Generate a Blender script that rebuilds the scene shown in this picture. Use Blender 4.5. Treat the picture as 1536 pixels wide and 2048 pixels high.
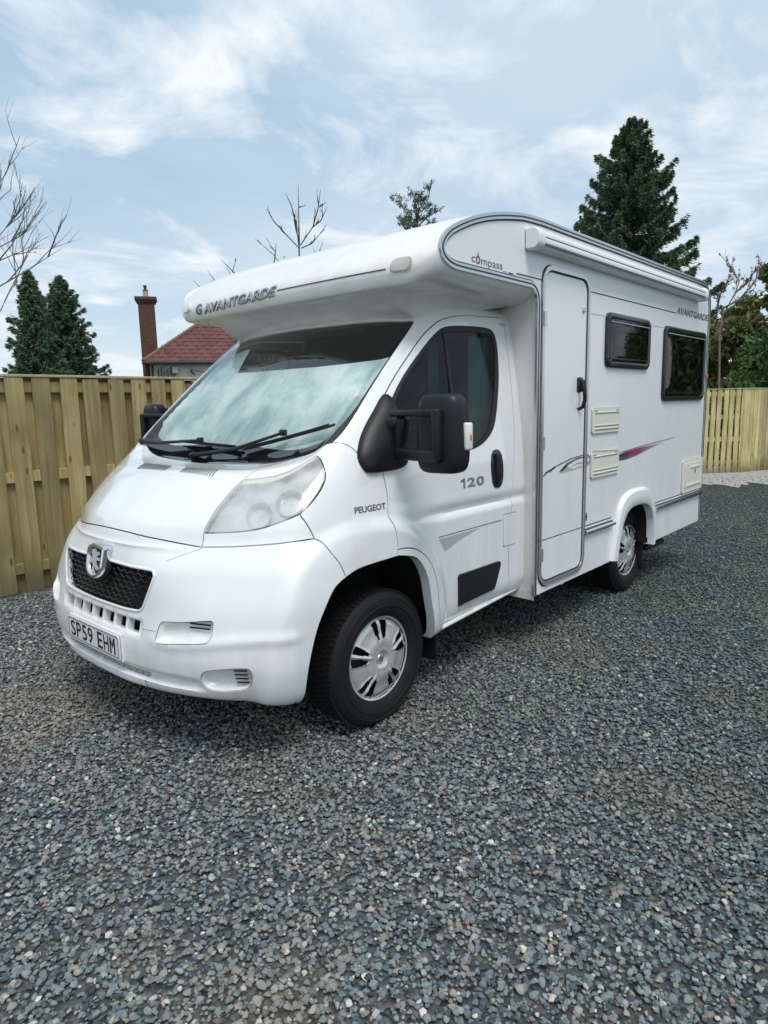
import bpy, bmesh, math, random
import numpy as np
from mathutils import Vector, Matrix, noise as mnoise
from mathutils.bvhtree import BVHTree
from mathutils.geometry import delaunay_2d_cdt
random.seed(7); rng=np.random.default_rng(7)
for o in list(bpy.data.objects): bpy.data.objects.remove(o)
SC=bpy.context.scene; COL=SC.collection; D=bpy.data
# ------------------------------------------------------------------ camera
cd=D.cameras.new('camera'); cam=D.objects.new('camera',cd); COL.objects.link(cam); SC.camera=cam
CAMP=Vector((-2.2578,-3.0653,1.5472)); yaw,pitch,roll,foc=0.7344,0.15927,-0.02238,1330.2
f=Vector((math.cos(yaw)*math.cos(pitch),math.sin(yaw)*math.cos(pitch),-math.sin(pitch)))
r=Vector((math.sin(yaw),-math.cos(yaw),0)); u=r.cross(f)
r2=math.cos(roll)*r+math.sin(roll)*u; u2=-math.sin(roll)*r+math.cos(roll)*u
M=Matrix((r2,u2,-f)).transposed().to_4x4(); M.translation=CAMP; cam.matrix_world=M
cd.sensor_fit='VERTICAL'; cd.sensor_height=24; cd.lens=24*foc/2048; cd.clip_start=.05; cd.clip_end=2000
SC.render.resolution_x=768; SC.render.resolution_y=1024
# ------------------------------------------------------------------ light, sky, exposure
SUN_DIR=Vector((-.24,-.42,.87)).normalized()
sl=D.lights.new('sun','SUN'); sl.energy=1.5; sl.angle=math.radians(24); sl.color=(1,.965,.92)
so=D.objects.new('sun',sl); COL.objects.link(so); so.rotation_euler=SUN_DIR.to_track_quat('Z','Y').to_euler()
SC.view_settings.view_transform='Standard'; SC.view_settings.look='None'; SC.view_settings.gamma=1
SC.view_settings.exposure=0.50; SC.view_settings.use_curve_mapping=False
W=D.worlds.new('World'); SC.world=W; W.use_nodes=True
def world():
    nt=W.node_tree; N=nt.nodes; L=nt.links; N.clear()
    out=N.new('ShaderNodeOutputWorld'); bg=N.new('ShaderNodeBackground'); L.new(bg.outputs[0],out.inputs[0])
    sky=N.new('ShaderNodeTexSky'); sky.sky_type='NISHITA'; sky.sun_disc=False
    sky.sun_elevation=math.asin(SUN_DIR.z); sky.sun_rotation=math.atan2(SUN_DIR.x,SUN_DIR.y)
    sky.air_density=1.0; sky.dust_density=.6; sky.ozone_density=1.0
    bg.inputs[1].default_value=.10
    tc=N.new('ShaderNodeTexCoord'); sep=N.new('ShaderNodeSeparateXYZ'); L.new(tc.outputs['Generated'],sep.inputs[0])
    zc=N.new('ShaderNodeMath'); zc.operation='MAXIMUM'; L.new(sep.outputs[2],zc.inputs[0]); zc.inputs[1].default_value=0
    za=N.new('ShaderNodeMath'); za.operation='ADD'; L.new(zc.outputs[0],za.inputs[0]); za.inputs[1].default_value=.16
    dx=N.new('ShaderNodeMath'); dx.operation='DIVIDE'; L.new(sep.outputs[0],dx.inputs[0]); L.new(za.outputs[0],dx.inputs[1])
    dy=N.new('ShaderNodeMath'); dy.operation='DIVIDE'; L.new(sep.outputs[1],dy.inputs[0]); L.new(za.outputs[0],dy.inputs[1])
    cb=N.new('ShaderNodeCombineXYZ'); L.new(dx.outputs[0],cb.inputs[0]); L.new(dy.outputs[0],cb.inputs[1])
    mp=N.new('ShaderNodeMapping'); L.new(cb.outputs[0],mp.inputs[0]); mp.inputs['Scale'].default_value=(1,1.25,1)
    mp.inputs['Location'].default_value=SKYLOC; mp.inputs['Rotation'].default_value=(0,0,.5)
    def noise(sc,det,rough,dist=0,loc=None):
        n=N.new('ShaderNodeTexNoise'); n.inputs['Scale'].default_value=sc; n.inputs['Detail'].default_value=det
        n.inputs['Roughness'].default_value=rough; n.inputs['Distortion'].default_value=dist; L.new(mp.outputs[0],n.inputs['Vector']); return n
    def ramp(src,stops):
        r=N.new('ShaderNodeValToRGB'); L.new(src,r.inputs[0]); e=r.color_ramp.elements
        while len(e)<len(stops): e.new(.5)
        for k,(p,c) in enumerate(stops): e[k].position=p; e[k].color=(*c,1)
        return r
    n1=noise(.55,7,.55,.35); r1=ramp(n1.outputs[0],[(.34,(0,0,0)),(.62,(1,1,1))])
    n2=noise(1.6,8,.6,.5); r2_=ramp(n2.outputs[0],[(.50,(0,0,0)),(.68,(1,1,1))])
    # sky colour through thin cloud, then bright cloud, scaled to the 0.1 background strength
    hz=ramp(zc.outputs[0],[(0,(5.6,6.2,6.5)),(.12,(4.3,5.3,6.1)),(.26,(2.9,4.2,5.4)),(.5,(3.2,4.6,5.8)),(1,(6.8,7.9,8.8))])
    m0=N.new('ShaderNodeMixRGB'); m0.inputs[0].default_value=.82; L.new(sky.outputs[0],m0.inputs[1]); L.new(hz.outputs[0],m0.inputs[2])
    m1=N.new('ShaderNodeMixRGB'); L.new(m0.outputs[0],m1.inputs[1]); m1.inputs[2].default_value=(5.5,6.2,6.7,1)
    f1=N.new('ShaderNodeMath'); f1.operation='MULTIPLY'; f1.inputs[1].default_value=.55; L.new(r1.outputs[0],f1.inputs[0]); L.new(f1.outputs[0],m1.inputs[0])
    m2=N.new('ShaderNodeMixRGB'); L.new(m1.outputs[0],m2.inputs[1]); m2.inputs[2].default_value=(6.9,7.2,7.4,1)
    f2=N.new('ShaderNodeMath'); f2.operation='MULTIPLY'; f2.inputs[1].default_value=.9; L.new(r2_.outputs[0],f2.inputs[0]); L.new(f2.outputs[0],m2.inputs[0])
    L.new(m2.outputs[0],bg.inputs[0])
SKYLOC=(7.7,7.7,3)
world()
# ------------------------------------------------------------------ helpers
def tag(o,label=None,cat=None,group=None,kind=None):
    if label: o['label']=label
    if cat: o['category']=cat
    if group: o['group']=group
    if kind: o['kind']=kind
    return o
def empty(name,loc=(0,0,0),rz=0,**k):
    o=D.objects.new(name,None); COL.objects.link(o); o.location=loc; o.rotation_euler=(0,0,rz); o.empty_display_size=.2
    return tag(o,**k)
def put(name,me,parent=None,loc=None,**k):
    o=D.objects.new(name,me); COL.objects.link(o)
    if parent is not None: o.parent=parent
    if loc is not None: o.location=loc
    return tag(o,**k)
def mesh(name,V,F,mat,smooth=True,sharp=35):
    me=D.meshes.new(name); me.from_pydata([tuple(map(float,v)) for v in V],[],[tuple(map(int,q)) for q in F]); me.update()
    if mat is not None: me.materials.append(mat)
    if smooth:
        me.shade_smooth()
        if sharp is not None and hasattr(me,'set_sharp_from_angle'): me.set_sharp_from_angle(angle=math.radians(sharp))
    return me
class MB:
    def __init__(s): s.V=[]; s.F=[]
    def add(s,V,F):
        b=len(s.V); s.V+= [tuple(v) for v in V]; s.F+=[tuple(b+i for i in q) for q in F]; return s
    def box(s,x0,x1,y0,y1,z0,z1,b=0):
        if b>0:
            bm=bmesh.new(); bmesh.ops.create_cube(bm,size=1)
            for v in bm.verts: v.co=Vector(((x0+x1)/2+v.co.x*(x1-x0),(y0+y1)/2+v.co.y*(y1-y0),(z0+z1)/2+v.co.z*(z1-z0)))
            bmesh.ops.bevel(bm,geom=bm.edges[:],offset=b,segments=3,affect='EDGES',profile=.5)
            bm.verts.index_update(); s.add([v.co.copy() for v in bm.verts],[[v.index for v in q.verts] for q in bm.faces]); bm.free(); return s
        V=[(x,y,z) for z in (z0,z1) for y in (y0,y1) for x in (x0,x1)]
        return s.add(V,[(0,2,3,1),(4,5,7,6),(0,1,5,4),(2,6,7,3),(0,4,6,2),(1,3,7,5)])
    def tube(s,path,r,n=8,cap=True):
        P=[Vector(p) for p in path]; rr=r if hasattr(r,'__len__') else [r]*len(P); b=len(s.V); up=None
        for i,p in enumerate(P):
            t=(P[min(i+1,len(P)-1)]-P[max(i-1,0)]).normalized()
            if up is None: up=t.orthogonal().normalized()
            up=(up-t*up.dot(t)); up=up.normalized() if up.length>1e-6 else t.orthogonal().normalized()
            w=t.cross(up)
            for k in range(n):
                a=2*math.pi*k/n; s.V.append(tuple(p+(up*math.cos(a)+w*math.sin(a))*rr[i]))
        for i in range(len(P)-1):
            for k in range(n):
                a=b+i*n+k; c=b+i*n+(k+1)%n; s.F.append((a,c,c+n,a+n))
        if cap: s.F.append(tuple(b+k for k in range(n))[::-1]); s.F.append(tuple(b+(len(P)-1)*n+k for k in range(n)))
        return s
    def loft(s,rows,closed=False,flip=False):
        b=len(s.V); m=len(rows[0])
        for rw in rows: s.V+=[tuple(p) for p in rw]
        for i in range(len(rows)-1):
            for j in range(m if closed else m-1):
                q=(b+i*m+j,b+i*m+(j+1)%m,b+(i+1)*m+(j+1)%m,b+(i+1)*m+j); s.F.append(q[::-1] if flip else q)
        return s
    def mirror(s):
        n=len(s.V); s.V+=[(x,-y,z) for x,y,z in s.V[:n]]; s.F+=[tuple(i+n for i in q)[::-1] for q in s.F]; return s
    def obj(s,name,mat,parent=None,smooth=True,sharp=35,**k):
        return put(name,mesh(name,s.V,s.F,mat,smooth,sharp),parent,**k)
def cr(pts,step=.012,closed=False,sx=1,sy=1):
    """smooth dense curve through 2-D points (centripetal-ish Catmull-Rom)"""
    P=np.array(pts,float); n=len(P); out=[]
    rngi=range(n if closed else n-1)
    for i in rngi:
        p1,p2=P[i],P[(i+1)%n]
        p0=P[i-1] if (i>0 or closed) else 2*p1-p2
        p3=P[(i+2)%n] if (i+2<n or closed) else 2*p2-p1
        L=math.hypot((p2[0]-p1[0])*sx,(p2[1]-p1[1])*sy); k=max(1,int(math.ceil(L/step)))
        d1=math.hypot((p1[0]-p0[0])*sx,(p1[1]-p0[1])*sy); d3=math.hypot((p3[0]-p2[0])*sx,(p3[1]-p2[1])*sy)
        m1=(p2-p0)*L/max(L+d1,1e-9) ; m2=(p3-p1)*L/max(L+d3,1e-9)
        for j in range(k):
            t=j/k; t2=t*t;t3=t2*t
            out.append(tuple((2*t3-3*t2+1)*p1+(t3-2*t2+t)*m1+(-2*t3+3*t2)*p2+(t3-t2)*m2))
    if not closed: out.append(tuple(P[-1]))
    return out
def dense(poly,step,sx=1,sy=1):
    out=[]; n=len(poly)
    for i in range(n):
        a,b=poly[i],poly[(i+1)%n]; L=math.hypot((a[0]-b[0])*sx,(a[1]-b[1])*sy); k=max(1,int(math.ceil(L/step)))
        for j in range(k): out.append((a[0]+(b[0]-a[0])*j/k,a[1]+(b[1]-a[1])*j/k))
    return out
def inside(P,poly):
    P=np.asarray(P,float); q=np.asarray(poly,float); x,y=P[:,0],P[:,1]; c=np.zeros(len(P),bool)
    x1,y1=q[:,0],q[:,1]; x2,y2=np.roll(x1,-1),np.roll(y1,-1)
    for a,b,c2,d in zip(x1,y1,x2,y2):
        m=((b>y)!=(d>y)); 
        if m.any(): c[m]^= x[m]<(c2-a)*(y[m]-b)/(d-b)+a
    return c
def segdist(P,poly):
    P=np.asarray(P,float); q=np.asarray(poly,float); n=np.roll(q,-1,0); best=np.full(len(P),9e9)
    for a,b in zip(q,n):
        ab=b-a; L=ab@ab+1e-12; t=np.clip(((P-a)@ab)/L,0,1); best=np.minimum(best,np.linalg.norm(P-a-t[:,None]*ab,axis=1))
    return best
def cdt(outer,holes=(),step=None,gap=.5):
    """triangulate polygon with holes; returns verts 2D (boundary first), tris, loops"""
    V=[];E=[];loops=[]
    for lp in (outer,)+tuple(holes):
        b=len(V); lp=[tuple(p) for p in lp]; V+=lp; n=len(lp); E+=[(b+i,b+(i+1)%n) for i in range(n)]; loops.append((b,n))
    if step:
        o=np.array(outer); xs=np.arange(o[:,0].min(),o[:,0].max(),step); ys=np.arange(o[:,1].min(),o[:,1].max(),step)
        gx,gy=np.meshgrid(xs,ys); gx=gx+(np.arange(len(ys))%2)[:,None]*step*.5
        G=np.stack([gx.ravel(),gy.ravel()],1); G=G[inside(G,outer)]
        for h in holes: G=G[~inside(G,h)]
        for lp in (outer,)+tuple(holes):
            if len(G): G=G[segdist(G,lp)>step*gap]
        V+=[tuple(p) for p in G]
    res=delaunay_2d_cdt([Vector(p) for p in V],E,[],0,1e-7,True)
    ov=np.array([tuple(v) for v in res[0]]); T=[tuple(t) for t in res[2] if len(t)==3]
    C=np.array([ov[list(t)].mean(0) for t in T]); ok=inside(C,outer)
    for h in holes: ok&=~inside(C,h)
    T=[t for t,k in zip(T,ok) if k]
    # orientation CCW
    T=[t if _c2(ov[t[1]]-ov[t[0]],ov[t[2]]-ov[t[0]])>0 else t[::-1] for t in T]
    return ov,T
def _c2(a,b,axis=None): return a[0]*b[1]-a[1]*b[0]
def rrect(x0,x1,z0,z1,r,n=5):
    out=[]
    for cx,cz,a0 in ((x1-r,z1-r,0),(x0+r,z1-r,90),(x0+r,z0+r,180),(x1-r,z0+r,270)):
        for k in range(n+1):
            a=math.radians(a0+90*k/n); out.append((cx+r*math.cos(a),cz+r*math.sin(a)))
    return out
def flat(name,outer,y,th,mat,parent,holes=(),mapf=None,bev=0,**k):
    """plate in the XZ plane standing proud from y to y-th (outside face at y-th for the near side)"""
    ov,T=cdt(outer,holes); n=len(ov)
    m=mapf or (lambda p,d:(p[0],y-d,p[1]))
    V=[m(p,th) for p in ov]+[m(p,0) for p in ov]
    F=[tuple(t) for t in T]+[tuple(i+n for i in t[::-1]) for t in T]
    ec={}
    for t in T:
        for a,b in ((t[0],t[1]),(t[1],t[2]),(t[2],t[0])): ec[(a,b)]=1
    for (a,b) in list(ec):
        if (b,a) not in ec: F.append((a,a+n,b+n,b))
    return put(name,mesh(name,V,F,mat,True,30),parent,**k)
# ------------------------------------------------------------------ materials
def mat(name,col,rough=.5,metal=0,spec=.5,coat=0,var=0,vscale=8,bump=0,bscale=200,coatr=.03,objvar=0,dirt=None):
    m=D.materials.new(name); m.use_nodes=True; nt=m.node_tree; N=nt.nodes; L=nt.links; p=N['Principled BSDF']
    p.inputs['Base Color'].default_value=(*col,1); p.inputs['Roughness'].default_value=rough; p.inputs['Metallic'].default_value=metal
    p.inputs['Specular IOR Level'].default_value=spec; p.inputs['Coat Weight'].default_value=coat; p.inputs['Coat Roughness'].default_value=coatr
    tc=N.new('ShaderNodeTexCoord'); src=None
    if var or objvar or dirt:
        n=N.new('ShaderNodeTexNoise'); n.inputs['Scale'].default_value=vscale; n.inputs['Detail'].default_value=6; L.new(tc.outputs['Object'],n.inputs['Vector'])
        mr=N.new('ShaderNodeMapRange'); mr.inputs[1].default_value=.3; mr.inputs[2].default_value=.7; mr.inputs[3].default_value=1-var; mr.inputs[4].default_value=1+var
        L.new(n.outputs[0],mr.inputs[0]); val=mr.outputs[0]
        if objvar:
            oi=N.new('ShaderNodeObjectInfo'); m2=N.new('ShaderNodeMapRange'); m2.inputs[3].default_value=1-objvar; m2.inputs[4].default_value=1+objvar
            L.new(oi.outputs['Random'],m2.inputs[0]); mm=N.new('ShaderNodeMath'); mm.operation='MULTIPLY'; L.new(val,mm.inputs[0]); L.new(m2.outputs[0],mm.inputs[1]); val=mm.outputs[0]
        sc=N.new('ShaderNodeVectorMath'); sc.operation='SCALE'; sc.inputs[0].default_value=col; L.new(val,sc.inputs['Scale']); src=sc.outputs[0]
        if dirt:
            col2,amt,z0,z1=dirt; sp=N.new('ShaderNodeSeparateXYZ'); g=N.new('ShaderNodeNewGeometry'); L.new(g.outputs['Position'],sp.inputs[0])
            zr=N.new('ShaderNodeMapRange'); zr.inputs[1].default_value=z0; zr.inputs[2].default_value=z1; zr.inputs[3].default_value=1; zr.inputs[4].default_value=.12; L.new(sp.outputs[2],zr.inputs[0])
            n3=N.new('ShaderNodeTexNoise'); n3.inputs['Scale'].default_value=5; n3.inputs['Detail'].default_value=8; n3.inputs['Roughness'].default_value=.65
            mp=N.new('ShaderNodeMapping'); mp.inputs['Scale'].default_value=(1.6,1.6,.35); L.new(g.outputs['Position'],mp.inputs[0]); L.new(mp.outputs[0],n3.inputs['Vector'])
            n3r=N.new('ShaderNodeMapRange'); n3r.inputs[1].default_value=.42; n3r.inputs[2].default_value=.72; L.new(n3.outputs[0],n3r.inputs[0])
            a=N.new('ShaderNodeMath'); a.operation='MULTIPLY'; L.new(zr.outputs[0],a.inputs[0]); L.new(n3r.outputs[0],a.inputs[1])
            b=N.new('ShaderNodeMath'); b.operation='MULTIPLY'; b.inputs[1].default_value=amt; L.new(a.outputs[0],b.inputs[0])
            mx=N.new('ShaderNodeMixRGB'); L.new(b.outputs[0],mx.inputs[0]); L.new(src,mx.inputs[1]); mx.inputs[2].default_value=(*col2,1); src=mx.outputs[0]
            rr=N.new('ShaderNodeMapRange'); rr.inputs[3].default_value=rough; rr.inputs[4].default_value=min(1,rough+.5); L.new(b.outputs[0],rr.inputs[0]); L.new(rr.outputs[0],p.inputs['Roughness'])
        L.new(src,p.inputs['Base Color'])
    if bump:
        n=N.new('ShaderNodeTexNoise'); n.inputs['Scale'].default_value=bscale; n.inputs['Detail'].default_value=4; L.new(tc.outputs['Object'],n.inputs['Vector'])
        b=N.new('ShaderNodeBump'); b.inputs['Strength'].default_value=1; b.inputs['Distance'].default_value=bump; L.new(n.outputs[0],b.inputs['Height']); L.new(b.outputs[0],p.inputs['Normal'])
    return m
DIRT=((.33,.31,.27),.38,.25,1.1)
m_white=mat('white_paint',(.80,.81,.80),.12,coat=.8,var=.012,vscale=3,dirt=DIRT,bump=.0008,bscale=2.5)
m_bump=mat('bumper_plastic',(.79,.80,.795),.24,coat=.3,var=.015,vscale=4,dirt=((.36,.33,.28),.45,.2,.75))
m_grp=mat('moulded_pod_white',(.82,.81,.78),.25,coat=.3,var=.02,vscale=3,dirt=((.52,.49,.42),.5,1.6,3.2))
m_side=mat('side_panel_white',(.82,.83,.83),.26,coat=.35,coatr=.16,var=.012,vscale=3,dirt=((.45,.44,.42),.35,.2,1.6),bump=.0012,bscale=1.6)
m_cream=mat('aged_cream_plastic',(.74,.73,.62),.4,var=.03)
m_black=mat('black_plastic',(.011,.012,.014),.42,spec=.35,var=.15,vscale=30,bump=.0003,bscale=400)
m_blackg=mat('black_gloss',(.012,.013,.015),.12)
m_rubber=mat('rubber_seal',(.012,.012,.013),.6)
m_line=mat('dark_line',(.03,.03,.035),.5)
m_dark=mat('dark_underbody',(.010,.010,.010),.9)
m_chrome=mat('chrome',(.75,.76,.77),.12,metal=1)
m_alu=mat('aluminium_trim',(.60,.61,.62),.22,metal=.75)
m_hub=mat('silver_wheel_trim',(.56,.56,.54),.25,metal=.35,coat=.4,var=.12,vscale=14,dirt=((.2,.18,.15),.5,.0,.9))
m_tyre=mat('tyre_rubber',(.009,.009,.010),.7,spec=.3,var=.25,vscale=20,bump=.001,bscale=90)
m_grey=mat('graphite_lettering',(.14,.15,.17),.35,metal=.3)
m_silver=mat('silver_lettering',(.45,.46,.47),.3,metal=.6)
m_plate=mat('number_plate_white',(.74,.75,.74),.3)
m_ink=mat('plate_black',(.012,.012,.012),.4)
m_orange=mat('orange_lens',(.75,.13,.03),.25)
m_lens=mat('clear_lens',(.80,.79,.74),.18,coat=.5)
m_beige=mat('beige_decal',(.50,.45,.36),.4)
m_decal=mat('grey_decal',(.40,.43,.47),.35)
m_brownline=mat('brown_pinstripe',(.28,.20,.18),.4)
m_seat=mat('seat_fabric',(.05,.055,.065),.9,var=.2,vscale=30)
m_curtain=mat('curtain_fabric',(.50,.55,.47),.9,var=.1,vscale=20)
m_int=mat('cab_interior',(.035,.04,.042),.8)
m_wood=mat('cabinet_interior',(.20,.13,.08),.6)
def glass(name,tint,refl_rough=.02,ior=1.5,boost=1.0):
    m=D.materials.new(name); m.use_nodes=True; nt=m.node_tree; N=nt.nodes; L=nt.links; N.clear()
    o=N.new('ShaderNodeOutputMaterial'); mx=N.new('ShaderNodeMixShader'); t=N.new('ShaderNodeBsdfTransparent'); g=N.new('ShaderNodeBsdfGlossy'); fr=N.new('ShaderNodeFresnel')
    t.inputs[0].default_value=(*tint,1); g.inputs['Roughness'].default_value=refl_rough; g.inputs[0].default_value=(1,1,1,1); fr.inputs[0].default_value=ior
    mu=N.new('ShaderNodeMath'); mu.operation='MULTIPLY'; mu.use_clamp=True; mu.inputs[1].default_value=boost; L.new(fr.outputs[0],mu.inputs[0])
    L.new(mu.outputs[0],mx.inputs[0]); L.new(t.outputs[0],mx.inputs[1]); L.new(g.outputs[0],mx.inputs[2]); L.new(mx.outputs[0],o.inputs[0]); return m
m_glass=glass('window_glass',(.24,.38,.38),boost=.62); m_screen=glass('windscreen_glass',(.90,.95,.94),ior=1.5,boost=1.3)
m_acryl=glass('tinted_acrylic',(.20,.19,.17),.03,1.45,.75)
m_mirror=mat('mirror_glass',(.8,.8,.8),.03,metal=1)
def lensmat():
    m=D.materials.new('headlight_lens'); m.use_nodes=True; nt=m.node_tree; N=nt.nodes; L=nt.links; p=N['Principled BSDF']; o=N['Material Output']
    p.inputs['Base Color'].default_value=(.78,.80,.78,1); p.inputs['Roughness'].default_value=.08; p.inputs['Coat Weight'].default_value=.6
    t=N.new('ShaderNodeBsdfTransparent'); mx=N.new('ShaderNodeMixShader'); n=N.new('ShaderNodeTexNoise'); n.inputs['Scale'].default_value=7; n.inputs['Detail'].default_value=6
    tc=N.new('ShaderNodeTexCoord'); L.new(tc.outputs['Object'],n.inputs['Vector'])
    mr=N.new('ShaderNodeMapRange'); mr.inputs[1].default_value=.35; mr.inputs[2].default_value=.65; mr.inputs[3].default_value=.27; mr.inputs[4].default_value=.60
    L.new(n.outputs[0],mr.inputs[0]); L.new(mr.outputs[0],mx.inputs[0]); L.new(t.outputs[0],mx.inputs[1]); L.new(p.outputs[0],mx.inputs[2]); L.new(mx.outputs[0],o.inputs[0]); return m
m_hl=lensmat()
def reflsheetmat():
    m=mat('painted_screen_reflection',(.6,.68,.66),.45); nt=m.node_tree; N=nt.nodes; L=nt.links; p=N['Principled BSDF']
    tc=N.new('ShaderNodeTexCoord'); n=N.new('ShaderNodeTexNoise'); n.inputs['Scale'].default_value=4.5; n.inputs['Detail'].default_value=9; n.inputs['Roughness'].default_value=.62; n.inputs['Distortion'].default_value=.5
    mp=N.new('ShaderNodeMapping'); mp.inputs['Rotation'].default_value=(0,.5,.4); mp.inputs['Scale'].default_value=(1,1,.6); L.new(tc.outputs['Object'],mp.inputs[0]); L.new(mp.outputs[0],n.inputs['Vector'])
    r_=N.new('ShaderNodeValToRGB'); e=r_.color_ramp.elements; e[0].position=.38; e[0].color=(.44,.56,.57,1); e[1].position=.60; e[1].color=(.92,.94,.91,1); e.new(.5).color=(.70,.80,.78,1)  # mottled tones put the bright sky reflection into the sheet's colour
    L.new(n.outputs[0],r_.inputs[0]); L.new(r_.outputs[0],p.inputs['Base Color'])
    b=N.new('ShaderNodeBump'); b.inputs['Distance'].default_value=.012; L.new(n.outputs[0],b.inputs['Height']); L.new(b.outputs[0],p.inputs['Normal']); return m
m_reflsheet=reflsheetmat()
# ------------------------------------------------------------------ cab surface (control net: 13 rings from sill to roof, 8 columns from centre line to door rear)
NET=[
[(-.86,0,.30),(-.85,.22,.30),(-.82,.44,.30),(-.67,.77,.30),(-.50,.94,.30),(.1,.97,.33),(.6,.97,.36),(1.25,.98,.39)],
[(-.93,0,.345),(-.925,.22,.345),(-.885,.46,.343),(-.735,.81,.34),(-.53,.98,.345),(.1,1.0,.37),(.6,1.0,.395),(1.25,1.0,.42)],
[(-.935,0,.50),(-.93,.22,.50),(-.905,.47,.50),(-.78,.82,.5),(-.55,1.01,.5),(.1,1.02,.5),(.6,1.02,.5),(1.25,1.02,.5)],
[(-.900,0,.68),(-.897,.22,.68),(-.875,.45,.68),(-.76,.79,.68),(-.53,1.01,.68),(.1,1.03,.68),(.6,1.02,.68),(1.25,1.02,.68)],
[(-.866,0,.85),(-.864,.22,.85),(-.84,.44,.85),(-.71,.74,.85),(-.49,.99,.85),(.1,1.02,.85),(.6,1.02,.85),(1.25,1.02,.85)],
[(-.835,0,.965),(-.82,.22,.965),(-.75,.46,.968),(-.60,.75,.98),(-.40,.955,.99),(.1,1.015,1.0),(.6,1.02,1.0),(1.25,1.02,1.0)],
[(-.80,0,1.03),(-.785,.22,1.03),(-.72,.46,1.03),(-.555,.77,1.04),(-.365,.945,1.06),(.1,1.005,1.09),(.6,1.015,1.09),(1.25,1.015,1.09)],
[(-.665,0,1.14),(-.655,.22,1.14),(-.61,.46,1.14),(-.46,.77,1.155),(-.29,.925,1.18),(.1,.995,1.2),(.6,1.01,1.2),(1.25,1.01,1.2)],
[(-.485,0,1.245),(-.48,.22,1.245),(-.46,.44,1.245),(-.335,.74,1.265),(-.19,.90,1.30),(.1,.985,1.31),(.6,1.0,1.31),(1.25,1.0,1.31)],
[(-.24,0,1.27),(-.235,.25,1.275),(-.22,.50,1.288),(-.165,.745,1.345),(-.06,.875,1.45),(.17,.965,1.44),(.6,.985,1.44),(1.25,.985,1.44)],
[(.11,0,1.64),(.12,.27,1.645),(.14,.52,1.66),(.18,.74,1.69),(.23,.838,1.72),(.5,.915,1.73),(.8,.94,1.73),(1.25,.945,1.73)],
[(.44,0,2.005),(.445,.27,2.0),(.465,.5,1.99),(.505,.72,1.975),(.55,.80,1.985),(.72,.86,2.01),(.9,.88,2.02),(1.25,.885,2.03)],
[(.56,0,2.07),(.565,.25,2.07),(.58,.48,2.065),(.62,.68,2.05),(.66,.745,2.06),(.8,.80,2.085),(.95,.82,2.1),(1.25,.82,2.11)],
]
NET=np.array(NET,float)
_c=NET[:,-1:].copy(); _c[...,0]+=.075; NET=np.concatenate([NET,_c],axis=1)   # ninth column: rear edge of the cab
g=NET[:,1:2].copy(); g[...,1]*=-1
NETG=np.concatenate([g,NET],axis=1)      # ghost column at u=-1
def slopes(y):                            # along axis 0, uniform pchip
    d=np.diff(y,axis=0); m=np.zeros_like(y)
    a,b=d[:-1],d[1:]; ok=a*b>0
    m[1:-1]=np.where(ok,2*a*b/np.where(ok,a+b,1),0)
    m[0]=d[0]; m[-1]=d[-1]; return m
MV=slopes(NETG)
def herm(p0,p1,m0,m1,t):
    t2=t*t;t3=t2*t
    return (2*t3-3*t2+1)*p0+(t3-2*t2+t)*m0+(-2*t3+3*t2)*p1+(t3-t2)*m1
def S(u,v):
    u=np.atleast_1d(np.asarray(u,float)); v=np.atleast_1d(np.asarray(v,float))
    u,v=np.broadcast_arrays(u,v)
    i=np.clip(np.floor(v).astype(int),0,len(NETG)-2); t=(v-i)[:,None,None]
    c=herm(NETG[i],NETG[i+1],MV[i],MV[i+1],t)        # N,9,3
    c=np.moveaxis(c,1,0); m=slopes(c)
    n=np.arange(len(u)); U=u+1
    k=np.clip(np.floor(U).astype(int),0,c.shape[0]-2); t=(U-k)[:,None]
    p=herm(c[k,n],c[k+1,n],m[k,n],m[k+1,n],t)
    p[:,1]*=-1          # near half has negative y
    return p
def sst(x,a,b):
    t=np.clip((x-a)/(b-a),0,1); return t*t*(3-2*t)
def Sd(u,v,off=0.0,e=2e-3):
    """displaced cab surface and unit outward normal"""
    u=np.asarray(u,float); v=np.asarray(v,float)
    def raw(u,v):
        P=S(u,v); x,y,z=P[:,0],np.abs(P[:,1]),P[:,2]
        Su=S(np.clip(u+e,-1,8),v)-S(np.clip(u-e,-1,8),v); Sv=S(u,np.clip(v+e,0,12))-S(u,np.clip(v-e,0,12))
        n=np.cross(Su,Sv); n/=np.linalg.norm(n,axis=1)[:,None]+1e-12
        # wheel arch flare
        q=(np.abs(x+.10)/.585)**2.3+(np.maximum(z-.40,0)/.635)**2.3
        d=.026*(1-sst(q,.80,1.06))*sst(y,.80,.97)
        # soft groove along the door
        g=np.where(z>.985,np.exp(-((z-.985)/.038)**2),np.exp(-((z-.985)/.016)**2))
        d-=.017*g*sst(x,.15,.5)*sst(y,.9,.97)
        # channel above the lower lip and around the slots
        d-=.030*sst(z,.374,.381)*(1-sst(z,.398,.426))*(1-sst(y,.66,.74))*(1-sst(x,-.75,-.6))
        d+=.006*np.exp(-((z-.945)/.008)**2)*(1-sst(y,.50,.56))*(1-sst(x,-.7,-.6))
        d-=.010*sst(z,.570,.580)*(1-sst(z,.632,.642))*(1-sst(y,.385,.40))*(1-sst(x,-.8,-.7))
        # bumper edge ridge over the plate / blade running to the arch
        d+=.010*np.exp(-((z-(.56+.05*sst(y,.5,1)))/.022)**2)*sst(y,.42,.55)*(1-sst(x,-.6,-.5))
        # raised frame round the grille
        return P,n,d
    P,n,d=raw(u,v); Q=P+n*(d+off)[:,None] if np.ndim(off) else P+n*(d+off)[:,None]
    return Q,n
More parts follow.
